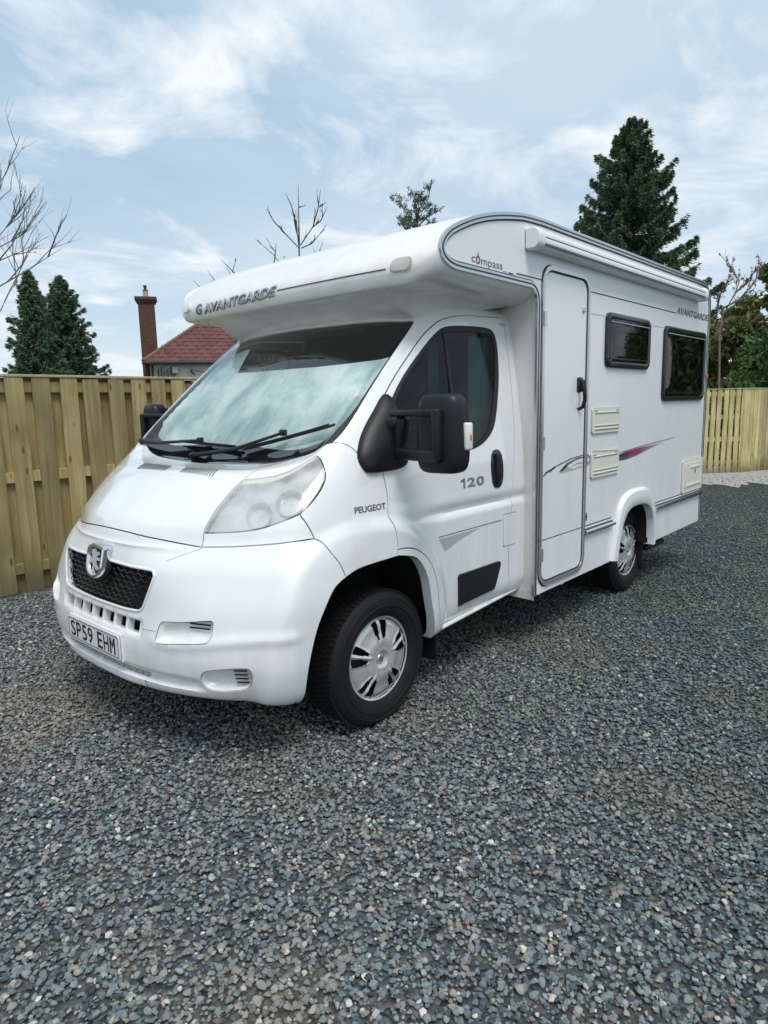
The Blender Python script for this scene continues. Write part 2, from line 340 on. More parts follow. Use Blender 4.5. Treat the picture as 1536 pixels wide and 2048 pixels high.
# make sure the normals point outwards
_P,_n=Sd(np.array([5.0]),np.array([5.0]))
NS=1.0 if _n[0,1]<0 else -1.0
_Sd=Sd
def Sd(u,v,off=0.0):
    e=2e-3
    if NS>0: return _Sd(u,v,off)
    raise RuntimeError('flip')
SX,SY=.25,.15
def M2(poly): return [(a*SX,b*SY) for a,b in poly]
def line(pts,step=.012): return cr(pts,step,sx=SX,sy=SY)
def panel(name,outer,mt,parent,holes=(),center=False,rim=.012,off=0.0,inset=.0028,hole_rims=None,step=.016,far=True,near=True,**k):
    """panel of the cab skin: outline in (u,v); returns created objects"""
    outer2=dense(M2(outer),.014); holes2=[dense(M2(h),.012) for h in holes]
    ov,T=cdt(outer2,holes2,step); UV=ov/np.array([SX,SY]); UV[:,0]=np.clip(UV[:,0],-1,8); UV[:,1]=np.clip(UV[:,1],0,12)
    P,n=Sd(UV[:,0],UV[:,1],off); N0=len(P)
    onaxis=(np.abs(UV[:,0])<1e-6)&center
    P[onaxis,1]=0; n[onaxis,1]=0
    cnt={}
    for t in T:
        for a,b in ((t[0],t[1]),(t[1],t[2]),(t[2],t[0])): cnt[(a,b)]=1
    bed=[(a,b) for (a,b) in cnt if (b,a) not in cnt and not (onaxis[a] and onaxis[b])]
    # inset boundary verts along the surface
    acc={}
    for a,b in bed:
        t=P[b]-P[a]; t/=np.linalg.norm(t)+1e-12; w=np.cross((n[a]+n[b])/2,t)
        acc[a]=acc.get(a,0)+w; acc[b]=acc.get(b,0)+w
    mean=P.copy()
    for i,w in acc.items():
        w=w/(np.linalg.norm(w)+1e-9)
        if onaxis[i]: w[1]=0
        P[i]=P[i]+w*inset
    hr=hole_rims or [rim]*len(holes)
    rimd={}
    if len(holes2):
        bidx=np.array(sorted(acc)); pts=ov[bidx]
        dist=np.stack([segdist(pts,outer2)]+[segdist(pts,h) for h in holes2]); wh=dist.argmin(0)
        for i,w in zip(bidx,wh): rimd[i]=rim if w==0 else hr[w-1]
    bi=sorted(acc); idx={i:N0+k for k,i in enumerate(bi)}
    V=list(P)+[P[i]-n[i]*rimd.get(i,rim) for i in bi]
    F=[tuple(t) for t in T]
    if rim>0: F+=[(a,idx[a],idx[b],b) for a,b in bed]
    V=np.array(V); nn=len(V)
    objs=[]
    if center:
        ax=list(onaxis)+[bool(onaxis[i]) for i in bi]
        mp={}; V2=list(V)
        for i in range(nn):
            if ax[i]: mp[i]=i
            else: mp[i]=len(V2); V2.append(V[i]*np.array([1,-1,1]))
        F2=F+[tuple(mp[i] for i in q)[::-1] for q in F]
        objs.append(put(name,mesh(name,V2,F2,mt,True,40),parent,**k))
    else:
        if near: objs.append(put(name,mesh(name,V,F,mt,True,40),parent,**k))
        if far: objs.append(put(name,mesh(name,V*np.array([1,-1,1]),[q[::-1] for q in F],mt,True,40),parent,**k))
    return objs
# ------------------------------------------------------------------ shared feature lines in (u,v)
L_hood=[(2.06,8.90),(2.30,8.52),(2.47,8.15),(2.46,7.73),(2.39,7.29),(2.365,6.77),(2.375,6.32),(2.39,5.77),(2.46,4.86)]
L_hoodb=[(2.46,4.86),(2.02,5.05),(1.57,5.23),(.97,5.43),(.34,5.53),(0,5.55)]
L_hoodt=[(0,8.86),(1,8.88),(2.06,8.90)]
L_btop=[(2.46,4.86),(2.98,4.86),(3.57,4.93),(3.86,4.97),(4.07,4.97),(4.16,4.79),(4.24,4.54),(4.37,4.15),(4.44,3.72)]
A_front=[(4.44,3.72),(4.35,3.54),(4.27,3.17),(4.20,2.71),(4.15,2.18),(4.10,1.62),(4.07,.97),(4.04,.25),(4.04,0)]
A_top=[(4.95,3.93),(4.87,3.92),(4.71,3.90),(4.55,3.85),(4.44,3.72)]
A_rear=[(4.95,3.93),(5.08,3.84),(5.20,3.72),(5.29,3.47),(5.37,3.05),(5.41,2.66),(5.45,2.26),(5.50,1.71),(5.55,.9),(5.57,0)]
L_cowl=[(2.06,8.90),(2.72,8.90),(3.09,8.90),(3.5,8.78),(3.72,8.68)]
L_wingtop=[(3.72,8.68),(4.22,8.47),(4.55,7.97),(4.75,7.55),(4.86,7.40)]
L_doorf=[(4.86,7.40),(4.91,6.36),(4.90,5.30),(4.93,4.78),(4.95,4.36),(4.95,4.12)]
HL_right=[(3.72,6.37),(3.86,6.67),(3.96,7.04),(3.97,7.44),(3.88,7.78),(3.67,8.16),(3.46,8.43)]
HL_top=[(3.46,8.43),(3.29,8.30),(3.12,8.02),(2.90,7.83),(2.67,7.76),(2.46,7.73)]
HL_bot=[(2.39,5.77),(2.56,5.77),(2.83,5.81),(3.11,5.93),(3.41,6.16),(3.72,6.37)]
D_arch=[(4.95,4.12),(5.09,4.09),(5.23,3.95),(5.36,3.68),(5.46,3.34),(5.53,2.87),(5.57,2.38),(5.60,1.8),(5.62,1.34)]
D_bot=[(5.62,1.34),(6.12,1.36),(6.44,1.39),(6.69,1.40)]
D_rear=[(6.69,1.40),(6.67,3.17),(6.72,4.59),(6.76,6.51),(6.84,8.51),(6.87,9.46),(6.88,10.05),(6.90,10.49),(6.93,11.0)]
D_top=[(6.93,11.08),(6.36,11.07),(5.53,11.02),(5.12,10.95),(4.80,10.86),(4.61,10.71),(4.49,10.53),(4.43,10.23),(4.39,9.89),(4.40,9.58),(4.44,9.38),(4.55,9.16),(4.68,8.81),(4.81,8.17),(4.86,7.40)]
W_side=[(3.72,8.68),(3.86,8.88),(3.93,9.06),(3.96,9.33),(3.93,9.92),(3.86,10.75),(3.80,10.93)]
W_top=[(3.80,10.93),(3.60,11.04),(3.36,11.07),(2.59,11.10),(1.75,11.04),(.9,10.98),(0,10.96)]
def rv(l): return l[::-1]
def join(*ls):
    out=[]
    for l in ls:
        for p in l:
            if not out or (abs(p[0]-out[-1][0])+abs(p[1]-out[-1][1]))>1e-6: out.append(tuple(p))
    if abs(out[0][0]-out[-1][0])+abs(out[0][1]-out[-1][1])<1e-6: out.pop()
    return out
lh=line(L_hood); lhb=line(L_hoodb); lht=line(L_hoodt); lbt=line(L_btop[:5])+line(L_btop[4:])[1:]; af=line(A_front); at_=line(A_top); ar=line(A_rear)
lc=line(L_cowl); lw=line(L_wingtop); ldf=line(L_doorf); hr_=line(HL_right); ht_=line(HL_top); hb_=line(HL_bot)
da=line(D_arch); db=line(D_bot); dr=line(D_rear); dt=line(D_top); ws=line(W_side); wt=line(W_top)
van=empty('motorhome',(0,0,0),label='white coachbuilt motorhome with low overcab pod parked on the grey gravel drive',cat='motorhome')
# ---- bonnet
bonnet,=panel('bonnet',join(lht,lh,lhb,[(0,5.55),(0,8.86)]),m_white,van,center=True)
# ---- bumper with openings
def rz(l): return [tuple(p) for p in l]
grille_o=join([(0,4.07),(.54,4.07)],[(1.2,4.06),(1.86,4.06),(1.95,4.03),(1.995,3.92),(1.93,3.6),(1.80,3.21),(1.74,3.06),(1.66,2.99),(1.54,2.96),(.9,2.93),(0,2.92)])
slots=[]
def uv_at(y,z):   # (u,v) on the bumper front for a lateral distance and a height
    uu=np.linspace(0,3.6,241); vv=np.full_like(uu,2.0)
    for _ in range(6):
        P=S(uu,vv); vv=vv+(z-P[:,2])/.17; vv=np.clip(vv,0,12)
    P=S(uu,vv); return float(np.interp(y,-P[:,1],uu)),float(np.interp(y,-P[:,1],vv))
def yz_rect(y0,y1,z0,z1): return [uv_at(y0,z0),uv_at(y1,z0),uv_at(y1,z1),uv_at(y0,z1)]
sl_c=yz_rect(0,.040,.583,.630); sl_c[0]=(0,sl_c[0][1]); sl_c[3]=(0,sl_c[3][1])
slots=[yz_rect(c-.040,c+.040,.583,.630) for c in (.108,.216,.324)]
fog1=[(2.22,2.84),(2.5,2.90),(2.87,3.0),(2.90,2.97),(2.85,2.60),(2.80,2.52),(2.5,2.44),(2.14,2.36),(2.10,2.42),(2.17,2.78)]
fog2=[(2.80,1.86),(3.0,1.92),(3.28,1.96),(3.36,1.93),(3.385,1.80),(3.35,1.58),(3.27,1.45),(3.05,1.38),(2.80,1.36),(2.70,1.46),(2.68,1.62),(2.72,1.78)]
fog1=cr(fog1,.01,True,SX,SY); fog2=cr(fog2,.01,True,SX,SY)
# centre openings become part of the half outline (it touches the centre line)
b_outer=join(lhb[::-1],lbt,af,[(4.04,0),(0,0),(0,sl_c[0][1])],[sl_c[0],sl_c[1],sl_c[2],sl_c[3]],[(0,2.92)],rv(grille_o),[(0,4.07)],[(0,5.55)])
bumper,=panel('front_bumper',b_outer,m_bump,van,step=.011,holes=slots+[fog1,fog2],center=True,rim=.028,hole_rims=[.03,.03,.03,.004,.004])
def pan(name,poly,depth,mt,parent,side=True,shrink=.8):
    """recess dished into the skin behind an opening"""
    o=dense(M2(poly),.012); c=np.mean(o,0); n=len(o); mb=[]
    rows=[]
    for k,(s_,d_) in enumerate(((1.0,.003),(.96,depth*.45),(.88,depth*.85),(shrink,depth),(.4,depth),(.02,depth))):
        q=(np.array(o)-c)*s_+c; UV=q/np.array([SX,SY]); P,_=Sd(UV[:,0],UV[:,1],-d_); rows.append(P)
    for sgn in (1,-1):
        m=MB(); m.loft([[tuple(p*np.array([1,sgn,1])) for p in r_] for r_ in rows],closed=True,flip=sgn<0); m.obj(name,mt,parent)
pan('fog_lamp_recess',fog1,.035,m_bump,bumper); pan('fog_lamp_recess',fog2,.04,m_bump,bumper)
# dark void behind the front openings
void=MB(); rows=[]
for z in np.linspace(.36,.90,8): rows.append([(-.80-.02*math.cos(y*2)+.16*abs(y)**2,y,z) for y in np.linspace(-.6,.6,15)])
void.loft(rows); void.obj('radiator_void',m_dark,bumper)
panel('headlight_filler_strip',join(hb_,line([(3.72,6.37),(3.89,5.95),(4.07,4.97)]),rv(line(L_btop[:5])),[(2.46,4.86),(2.39,5.77)]),m_white,van)
panel('front_wing',join(line([(2.06,8.90),(2.72,8.90)]),lc,lw,ldf,[(4.95,3.93)],at_,rv(line(L_btop[4:])),rv(line([(3.72,6.37),(3.89,5.95),(4.07,4.97)])),hr_,ht_,rv([p for p in lh if p[1]>=7.74])),m_white,van)
frame_o=join(rv(wt)[:0],wt[::-1],rv(ws),lw,rv(dt),[(6.93,11.08)],rv(dr),rv(db),rv(da),[(4.95,3.93)],ar,[(5.57,0),(8,0),(8,12),(0,12)])
cab_frame,=panel('cab_frame',frame_o,m_white,van,center=True)
door_hole=[(4.93,10.66),(5.20,10.71),(5.92,10.73),(6.38,10.72),(6.55,10.66),(6.61,10.46),(6.60,10.04),(6.585,9.58),(6.56,9.12),(6.48,8.60),(6.36,8.14),(6.24,7.93),(6.10,7.86),(5.76,7.84),(5.3,7.84),(4.98,7.9),(4.88,8.10),(4.83,8.55),(4.76,8.95),(4.66,9.30),(4.57,9.62),(4.555,9.89),(4.62,10.22),(4.72,10.45),(4.82,10.58)]
door_hole=cr(door_hole,.012,True,SX,SY)
door_outer=join(ldf,da,db,dr,[(6.93,11.08)],dt)
doors=panel('cab_door',door_outer,m_white,van,holes=[door_hole],rim=.02)
def shrink(poly,d):
    """inset a (u,v) outline by d metres (approx.)"""
    q=np.array(dense(M2(poly),.01)); n=len(q); t=np.roll(q,-1,0)-np.roll(q,1,0); t/=np.linalg.norm(t,axis=1)[:,None]+1e-9
    nn=np.stack([-t[:,1],t[:,0]],1)
    area=.5*np.sum(q[:,0]*np.roll(q[:,1],-1)-np.roll(q[:,0],-1)*q[:,1])
    if area<0: nn=-nn
    for _ in range(4): nn=(np.roll(nn,1,0)+nn*2+np.roll(nn,-1,0)); nn/=np.linalg.norm(nn,axis=1)[:,None]
    return [tuple(p) for p in ((q+nn*d)/np.array([SX,SY]))]
dg_in=shrink(door_hole,.016)
seals=panel('window_seal',door_hole,m_rubber,None,holes=[dg_in],rim=.01,off=-.002,inset=.0)
glas=panel('door_glass',shrink(door_hole,.012),m_glass,None,rim=0,off=-.006,inset=0)
for a,b,c in zip(doors,seals,glas): b.parent=a; c.parent=a
# ---- windscreen: glass, black border, inner sheet for painted reflections
sc_outer=join([(0,8.90)],[(1,8.92),(2.06,8.94)],lc,ws,wt,[(0,10.96)])
in_o=join([(0,9.36),(1.0,9.34),(1.84,9.27),(2.6,9.22),(3.3,9.20)],line([(3.3,9.20),(3.66,9.27),(3.80,9.45),(3.80,10.0),(3.77,10.72),(3.62,10.9),(3.3,10.96),(2.59,10.98),(1.75,10.93),(.9,10.87),(0,10.85)]))
# half outline of the border: outer minus inner, both touching the centre line
border=join([(0,8.90),(1,8.92),(2.06,8.94)],lc,ws,wt,[(0,10.96),(0,10.85)],rv(in_o),[(0,9.36)])
screen,=panel('windscreen',sc_outer,m_screen,van,center=True,rim=0,off=-.003,inset=.001)
panel('windscreen_border',border,m_blackg,screen,center=True,rim=0,off=-.0055,inset=.001)
# base skin for draping small things
_uu,_vv=np.meshgrid(np.linspace(0,8,321),np.linspace(0,12,361)); _P,_N=Sd(_uu.ravel(),_vv.ravel())
_nu,_nv=321,361; _F=[]
for j in range(_nv-1):
    for i in range(_nu-1):
        a=j*_nu+i; _F.append((a,a+1,a+1+_nu,a+_nu))
_Pm=_P*np.array([1,-1,1]); bvh=BVHTree.FromPolygons([tuple(p) for p in _P]+[tuple(p) for p in _Pm],_F+[tuple(i+len(_P) for i in q)[::-1] for q in _F])
def hit(o,d):
    h=bvh.ray_cast(Vector(o),Vector(d)); 
    if h[0] is None: return Vector(o)+Vector(d)*2,-Vector(d)
    n=h[1]; n=n if n.dot(Vector(d))<0 else -n
    return h[0],n
def on_side(x,z,off=0): p,n=hit((x,-2,z),(0,1,0)); return p+n*off
def on_front(y,z,off=0): p,n=hit((-3,y,z),(1,0,0)); return p+n*off
def on_top(x,y,off=0): p,n=hit((x,y,3),(0,0,-1)); return p+n*off
def draped(name,poly,mapper,th,mt,parent,step=.03,base=-.001,**k):
    o=dense(poly,step); ov,T=cdt(o,(),step if step<.1 else None); n=len(ov)
    V=[tuple(mapper(p[0],p[1],th)) for p in ov]+[tuple(mapper(p[0],p[1],base)) for p in ov]
    F=[tuple(t) for t in T]+[tuple(i+n for i in t[::-1]) for t in T]; ec={}
    for t in T:
        for a,b in ((t[0],t[1]),(t[1],t[2]),(t[2],t[0])): ec[(a,b)]=1
    for (a,b) in list(ec):
        if (b,a) not in ec: F.append((a,a+n,b+n,b))
    return put(name,mesh(name,V,F,mt,True,40),parent,**k)
def text(name,s,w,h,mapper,mt,parent,shear=0,bold=.02,th=.001,fit='box',space=1.0,**k):
    """lettering: width w, height h, lower left at (0,0) of mapper(a,b,offset)"""
    c=D.curves.new('lettering','FONT'); c.body=s; c.shear=shear; c.offset=bold; c.space_character=space; c.resolution_u=3
    to=D.objects.new('lettering',c); COL.objects.link(to); dg=bpy.context.evaluated_depsgraph_get(); dg.update()
    me=D.meshes.new_from_object(to.evaluated_get(dg)); D.objects.remove(to)
    V=np.array([tuple(v.co) for v in me.vertices]); F=[tuple(q.vertices) for q in me.polygons]; D.meshes.remove(me); D.curves.remove(c)
    V[:,0]-=V[:,0].min(); V[:,1]-=V[:,1].min(); V[:,0]*=w/V[:,0].max(); V[:,1]*=h/V[:,1].max()
    if parent is None: return V,F
    n=len(V); V3=[tuple(mapper(a,b,th)) for a,b,_ in V]
    return put(name,mesh(name,V3,F,mt,False),parent,**k)
HW=1.10
# ------------------------------------------------------------------ habitation body
def arc(cx,cz,r,a0,a1,n=6): return [(cx+r*math.cos(math.radians(a0+(a1-a0)*k/n)),cz+r*math.sin(math.radians(a0+(a1-a0)*k/n))) for k in range(n+1)]
nose=cr([(.56,2.199),(.46,2.202),(.40,2.217),(.366,2.243),(.357,2.278),(.377,2.314),(.43,2.357),(.55,2.413),(.68,2.458),(.81,2.491),(.96,2.519),(1.10,2.538),(1.30,2.548)],.025)
trim_path=[(1.27,.372),(1.27,2.105)]+arc(1.18,2.105,.09,0,90,5)[1:]+[(.9,2.197)]+nose+[(2.0,2.548),(4.17,2.548)]+arc(4.17,2.318,.23,90,3,9)[1:]+[(4.408,1.5),(4.41,.392)]
spat_open=cr([(2.455,.372),(2.475,.45),(2.50,.55),(2.55,.64),(2.61,.70),(2.70,.737),(2.82,.745),(2.95,.738),(3.06,.705),(3.125,.64),(3.155,.55),(3.165,.45),(3.165,.372)],.03)
wall_o=[(1.27,.372)]+trim_path[1:]+[(3.17,.385)]+[(p[0]+.004,p[1]) for p in spat_open[::-1]]+[(2.45,.378)]
door_x0,door_x1,door_z0,door_z1=1.335,1.905,.435,2.302
def wall_door(g): return rrect(door_x0+g,door_x1-g,door_z0+g,door_z1-g,.085-g*.5,6)
win=[(2.18,2.955,1.768,2.132),(3.268,4.295,1.530,2.122)]
wh=[rrect(a+.03,b-.03,c+.03,d-.03,.04,4) for a,b,c,d in win]
wall=flat('side_wall',wall_o,-HW,-.025,m_side,van,holes=[wall_door(0)]+wh)
# flat() with negative th puts the second sheet inwards: outer skin must be at y=-HW
for v in wall.data.vertices: pass
far=MB(); ov,T=cdt(wall_o,(),None); far.add([(p[0],HW,p[1]) for p in ov],[t for t in T]); far.obj('side_wall',m_side,van,label='offside wall of the living quarters')
# edge trim: aluminium extrusion with a dark inlay
def ribbon(path,w0,w1,ya,yb,closed=False):
    """rectangular strip following an XZ path, from inset w0 to w1 (to the left of travel), between y=ya (wall) and y=yb (face)"""
    P=np.array(path,float); n=len(P)
    t=np.roll(P,-1,0)-np.roll(P,1,0)
    if not closed: t[0]=P[1]-P[0]; t[-1]=P[-1]-P[-2]
    t/=np.linalg.norm(t,axis=1)[:,None]; nn=np.stack([-t[:,1],t[:,0]],1)
    A=P+nn*w0; B=P+nn*w1; rows=[[(a[0],ya,a[1]),(a[0],yb,a[1]),(b[0],yb,b[1]),(b[0],ya,b[1])] for a,b in zip(A,B)]
    if closed: rows.append(rows[0])
    return rows
def strip(name,path,w0,w1,ya,yb,mt,parent,closed=False,**k):
    m=MB(); m.loft(ribbon(path,w0,w1,ya,yb,closed),closed=True); return m.obj(name,mt,parent,sharp=50,**k)
for sgn in (-1,1):
    if sgn>0: trim_path=trim_path[-12:]
    e=strip('edge_trim',trim_path,-.018,.016,sgn*(HW-.006),sgn*(HW+.009),m_alu,van)
    strip('trim_inlay',trim_path,-.006,.001,sgn*(HW+.0085),sgn*(HW+.0115),m_line,e)
    strip('trim_sealant',trim_path,-.026,-.0185,sgn*(HW-.004),sgn*(HW+.002),m_line,e)
# (the offside trim runs along the roof and down the rear corner)
# ---- overcab pod
PC=[(1.32,2.560),(1.1,2.553),(.92,2.535),(.76,2.507),(.62,2.468),(.50,2.415),(.40,2.357),(.32,2.297),(.262,2.24),(.240,2.195),(.243,2.155),(.256,2.126),(.280,2.116),(.335,2.110),(.40,2.078),(.46,2.035),(.53,2.00),(.60,2.0)]
P2=[(1.32,2.560),(1.1,2.553),(.92,2.535),(.76,2.507),(.62,2.468),(.50,2.415),(.40,2.357),(.32,2.297),(.262,2.24),(.240,2.195),(.243,2.155),(.256,2.126),(.280,2.116),(.42,2.112),(.6,2.103),(.8,2.100),(1.05,2.10),(1.30,2.11)]
PS=[(1.32,2.548),(1.10,2.538),(.96,2.519),(.82,2.493),(.70,2.464),(.59,2.43),(.50,2.392),(.43,2.357),(.385,2.322),(.36,2.29),(.358,2.262),(.370,2.238),(.40,2.217),(.46,2.202),(.60,2.198),(.80,2.197),(1.05,2.197),(1.30,2.19)]
def crs3(L,k=5):
    P=cr(L,9e9) if k==1 else None
    out=[]; A=np.array(L)
    for i in range(len(A)-1):
        p1,p2=A[i],A[i+1]; p0=A[i-1] if i else 2*p1-p2; p3=A[i+2] if i+2<len(A) else 2*p2-p1
        m1=(p2-p0)/2; m2=(p3-p1)/2
        l=np.linalg.norm(p2-p1); m1*=min(1,1.2*l/(np.linalg.norm(m1)+1e-9)); m2*=min(1,1.2*l/(np.linalg.norm(m2)+1e-9))
        for j in range(k):
            t=j/k;t2=t*t;t3=t2*t; out.append((2*t3-3*t2+1)*p1+(t3-2*t2+t)*m1+(-2*t3+3*t2)*p2+(t3-t2)*m2)
    out.append(A[-1]); return np.array(out)
cC,c2,cS=crs3(PC),crs3(P2),crs3(PS)
ys=list(np.linspace(0,.72,13))+list(np.linspace(.75,.915,12))+[.92+.18*math.sin(a) for a in np.linspace(0.02,math.pi/2,14)]
rows=[]
for y in ys:
    w1=float(sst(y,.76,.90)); s=cC*(1-w1)+c2*w1
    bow=.055*(y/1.1)**4; fr_=np.clip((1.0-s[:,0])/.7,0,1)
    s=s.copy(); s[:,0]+=bow*fr_*(1 if y<.96 else 1)
    if y>.92:
        a=math.asin(min(1,(y-.92)/.18)); b=1-math.cos(a); s=s*(1-b)+cS*b
    rows.append([(p[0],-y,p[1]) for p in s])
full=[[(x,-y,z) for x,y,z in r_] for r_ in rows[:0:-1]]+rows
pod=MB().loft(full,flip=True).obj('overcab_pod',m_grp,van,sharp=60)
bvp=BVHTree.FromPolygons([v for r_ in full for v in r_],[(i*len(rows[0])+j,i*len(rows[0])+j+1,(i+1)*len(rows[0])+j+1,(i+1)*len(rows[0])+j) for i in range(len(full)-1) for j in range(len(rows[0])-1)])
def on_pod(y,z,off=0):
    h=bvp.ray_cast(Vector((-2,y,z)),Vector((1,0,0))); n=h[1]; n=n if n.x<0 else -n
    return h[0]+n*off
# roof and rear wall as one swept shell
RC=[(1.30,2.560),(2.2,2.566),(3.2,2.566),(4.12,2.562)]+arc(4.15,2.318,.245,85,5,8)+[(4.408,1.5),(4.41,.392)]
RS=[(1.30,2.548),(2.2,2.548),(3.2,2.548),(4.12,2.548)]+arc(4.15,2.318,.232,85,5,8)+[(4.408,1.5),(4.41,.392)]
RC,RS=np.array(RC),np.array(RS); rr=[]
for y in list(np.linspace(0,1.04,6))+[1.07,1.09,1.10]:
    b=0 if y<=1.04 else 1-math.cos(math.asin(min(1,(y-1.04)/.06))); s=RC*(1-b)+RS*b; rr.append([(p[0],-y,p[1]) for p in s])
fr2=[[(x,-y,z) for x,y,z in q] for q in rr[:0:-1]]+rr
MB().loft(fr2).obj('roof_and_rear_panel',m_side,van)
# fairing between the cab and the body (front of the side wall)
rows=[]
for z in list(np.linspace(.345,2.0,34))+[2.05,2.08,2.1,2.14,2.175]:
    yc=abs(on_side(1.235,min(z,2.07)).y)-.02; k=max(0,(z-2.0)/.19)
    rows.append([(1.30,-yc+.03,z),(1.296,-yc,z),(1.288,-(yc*.6+1.085*.4),z),(1.278,-(yc*.2+1.085*.8),z),(1.268,-1.090,z),(1.264,-1.099,z),(1.268,-1.1,z)])
for sg in (1,-1): MB().loft([[(a,b*sg,c) for a,b,c in r_] for r_ in rows],flip=sg<0).obj('corner_fairing',m_grp,van)
b_=MB().box(1.268,1.30,-1.085,1.085,.33,.345); b_.obj('fairing_foot',m_dark,van)
# marker light, pod pinstripe and lettering
def podmap(y0,z0,dz=0):
    return lambda a,b,off: on_pod(y0-a,z0+b+dz*a,off)
m_recess_shade=mat('marker_recess_shade',(.42,.40,.34),.5)  # darker ring colour paints the shade of a recess
mk=draped('marker_light',rrect(-.05,.05,-.026,.026,.024,4),lambda a,b,off:on_pod(-.925-a,2.205+b,off),.009,m_hl,van,step=.02)
draped('marker_bezel',rrect(-.060,.060,-.034,.034,.03,4),lambda a,b,off:on_pod(-.925-a,2.205+b,off),.004,m_recess_shade,mk,step=.02)
draped('marker_light',rrect(-.05,.05,-.026,.026,.024,4),lambda a,b,off:on_pod(.925-a,2.205+b,off),.016,m_lens,van,step=.02)
draped('pinstripe',[(0,0),(.80,0),(.80,.005),(0,.005)],lambda a,b,off:on_pod(-.04-a,2.192+b,off),.003,m_line,pod,step=.03)
text('pod_lettering','AVANTGARDE',.74,.052,podmap(.70,2.150,.028),m_silver,pod,shear=.25,bold=.012,th=.0085)
text('pod_lettering_shade','AVANTGARDE',.74,.052,podmap(.706,2.146,.028),m_grey,pod,shear=.25,bold=.045,th=.006)
text('pod_swirl','G',.075,.062,podmap(.795,2.148),m_grey,pod,shear=.2,bold=.03,th=.006)
# wall lettering and lines
def wmap(x0,z0,dz=0): return lambda a,b,off:(x0+a,-HW-off,z0+b+dz*a)
text('side_lettering','AVANTGARDE',.83,.056,wmap(3.54,2.232),m_grey,wall,shear=.2,bold=.035,th=.0015)
text('maker_lettering','c',.032,.028,wmap(.605,2.238),m_grey,wall,bold=0,th=.0015)
text('maker_lettering','mpass_',.245,.040,wmap(.690,2.222),m_grey,wall,bold=0,th=.0015)
o_=[(.662+.020*math.cos(a),2.254+.020*math.sin(a)) for a in np.linspace(0,2*math.pi,20)[:-1]]; i_=[(.662+.011*math.cos(a),2.254+.011*math.sin(a)) for a in np.linspace(0,2*math.pi,20)[:-1]]
m_purple=mat('purple_print',(.22,.05,.16),.4)
flat('maker_ring',o_,-HW,.0015,m_purple,wall,holes=[i_])
flat('maker_tick',[(.657,2.270),(.667,2.270),(.664,2.290),(.660,2.290)],-HW,.0018,m_purple,wall)
def hline(x0,x1,z,w,name='coachline',mt=None,slope=0): 
    return MB().add([(x0,-HW-.0012,z-w/2),(x1,-HW-.0012,z+slope-w/2),(x1,-HW-.0012,z+slope+w/2),(x0,-HW-.0012,z+w/2)],[(0,1,2,3)]).obj(name,mt or m_line,wall,False)
hline(.95,1.0,2.228,.006); hline(1.03,door_x0-.02,2.235,.007); hline(door_x1+.015,3.52,2.237,.007)
m_seam=mat('panel_seam',(.36,.38,.40),.5)
for x0,x1,z in ((1.9,2.17,2.102),(2.96,3.26,2.102),(4.3,4.38,2.102),(1.28,1.33,2.102)): hline(x0,x1,z,.0035,'panel_seam',m_seam)
for x0,x1 in ((1.285,1.325),(1.915,2.38),(3.22,4.39)): hline(x0,x1,.706,.007,'waist_seam')
# ---- habitation door
hd=flat('habitation_door',wall_door(.008),-HW+.012,.014,m_side,van,label='flush living area door')
dp=wall_door(-.004)
fr3=strip('door_frame',dp,-.020,.006,-HW+.003,-HW-.012,m_alu,hd,closed=True)
strip('door_gasket',wall_door(.002),-.002,.010,-HW,-HW-.0035,m_rubber,hd,closed=True)
strip('door_gasket',wall_door(-.024),-.004,.003,-HW+.003,-HW-.004,m_line,hd,closed=True)
MB().add([(door_x0+.02,-HW-.0035,.704),(door_x1-.02,-HW-.0035,.704),(door_x1-.02,-HW-.0035,.709),(door_x0+.02,-HW-.0035,.709)],[(0,1,2,3)]).obj('waist_seam',m_line,hd,False)
hm=MB(); hm.tube([(1.80,-HW-.004,1.675),(1.80,-HW-.03,1.670),(1.802,-HW-.045,1.62),(1.806,-HW-.045,1.55),(1.808,-HW-.03,1.505),(1.808,-HW-.004,1.495)],[.013,.015,.013,.012,.012,.012],10)
hm.box(1.775,1.828,-HW-.022,-HW-.002,1.60,1.695,.008); hm.obj('door_handle',m_blackg,hd)
MB().box(1.775,1.80,-HW-.008,-HW-.002,1.50,1.60,.003).obj('handle_plate',m_lens,hd)
for z in (2.02,1.3,.62): MB().tube([(door_x0-.004,-HW-.018,z-.04),(door_x0-.004,-HW-.018,z+.04)],.009,8).obj('hinge',m_alu,hd)
lk=MB().box(1.925,1.96,-HW-.012,-HW,.745,.805,.004).obj('door_lock',m_alu,van); MB().tube([(1.942,-HW-.012,.775),(1.942,-HW-.016,.775)],.009,10).obj('keyhole',m_line,lk)
MB().box(1.83,1.86,-HW-.012,-HW-.002,2.10,2.13,.004).obj('door_catch',m_alu,hd)
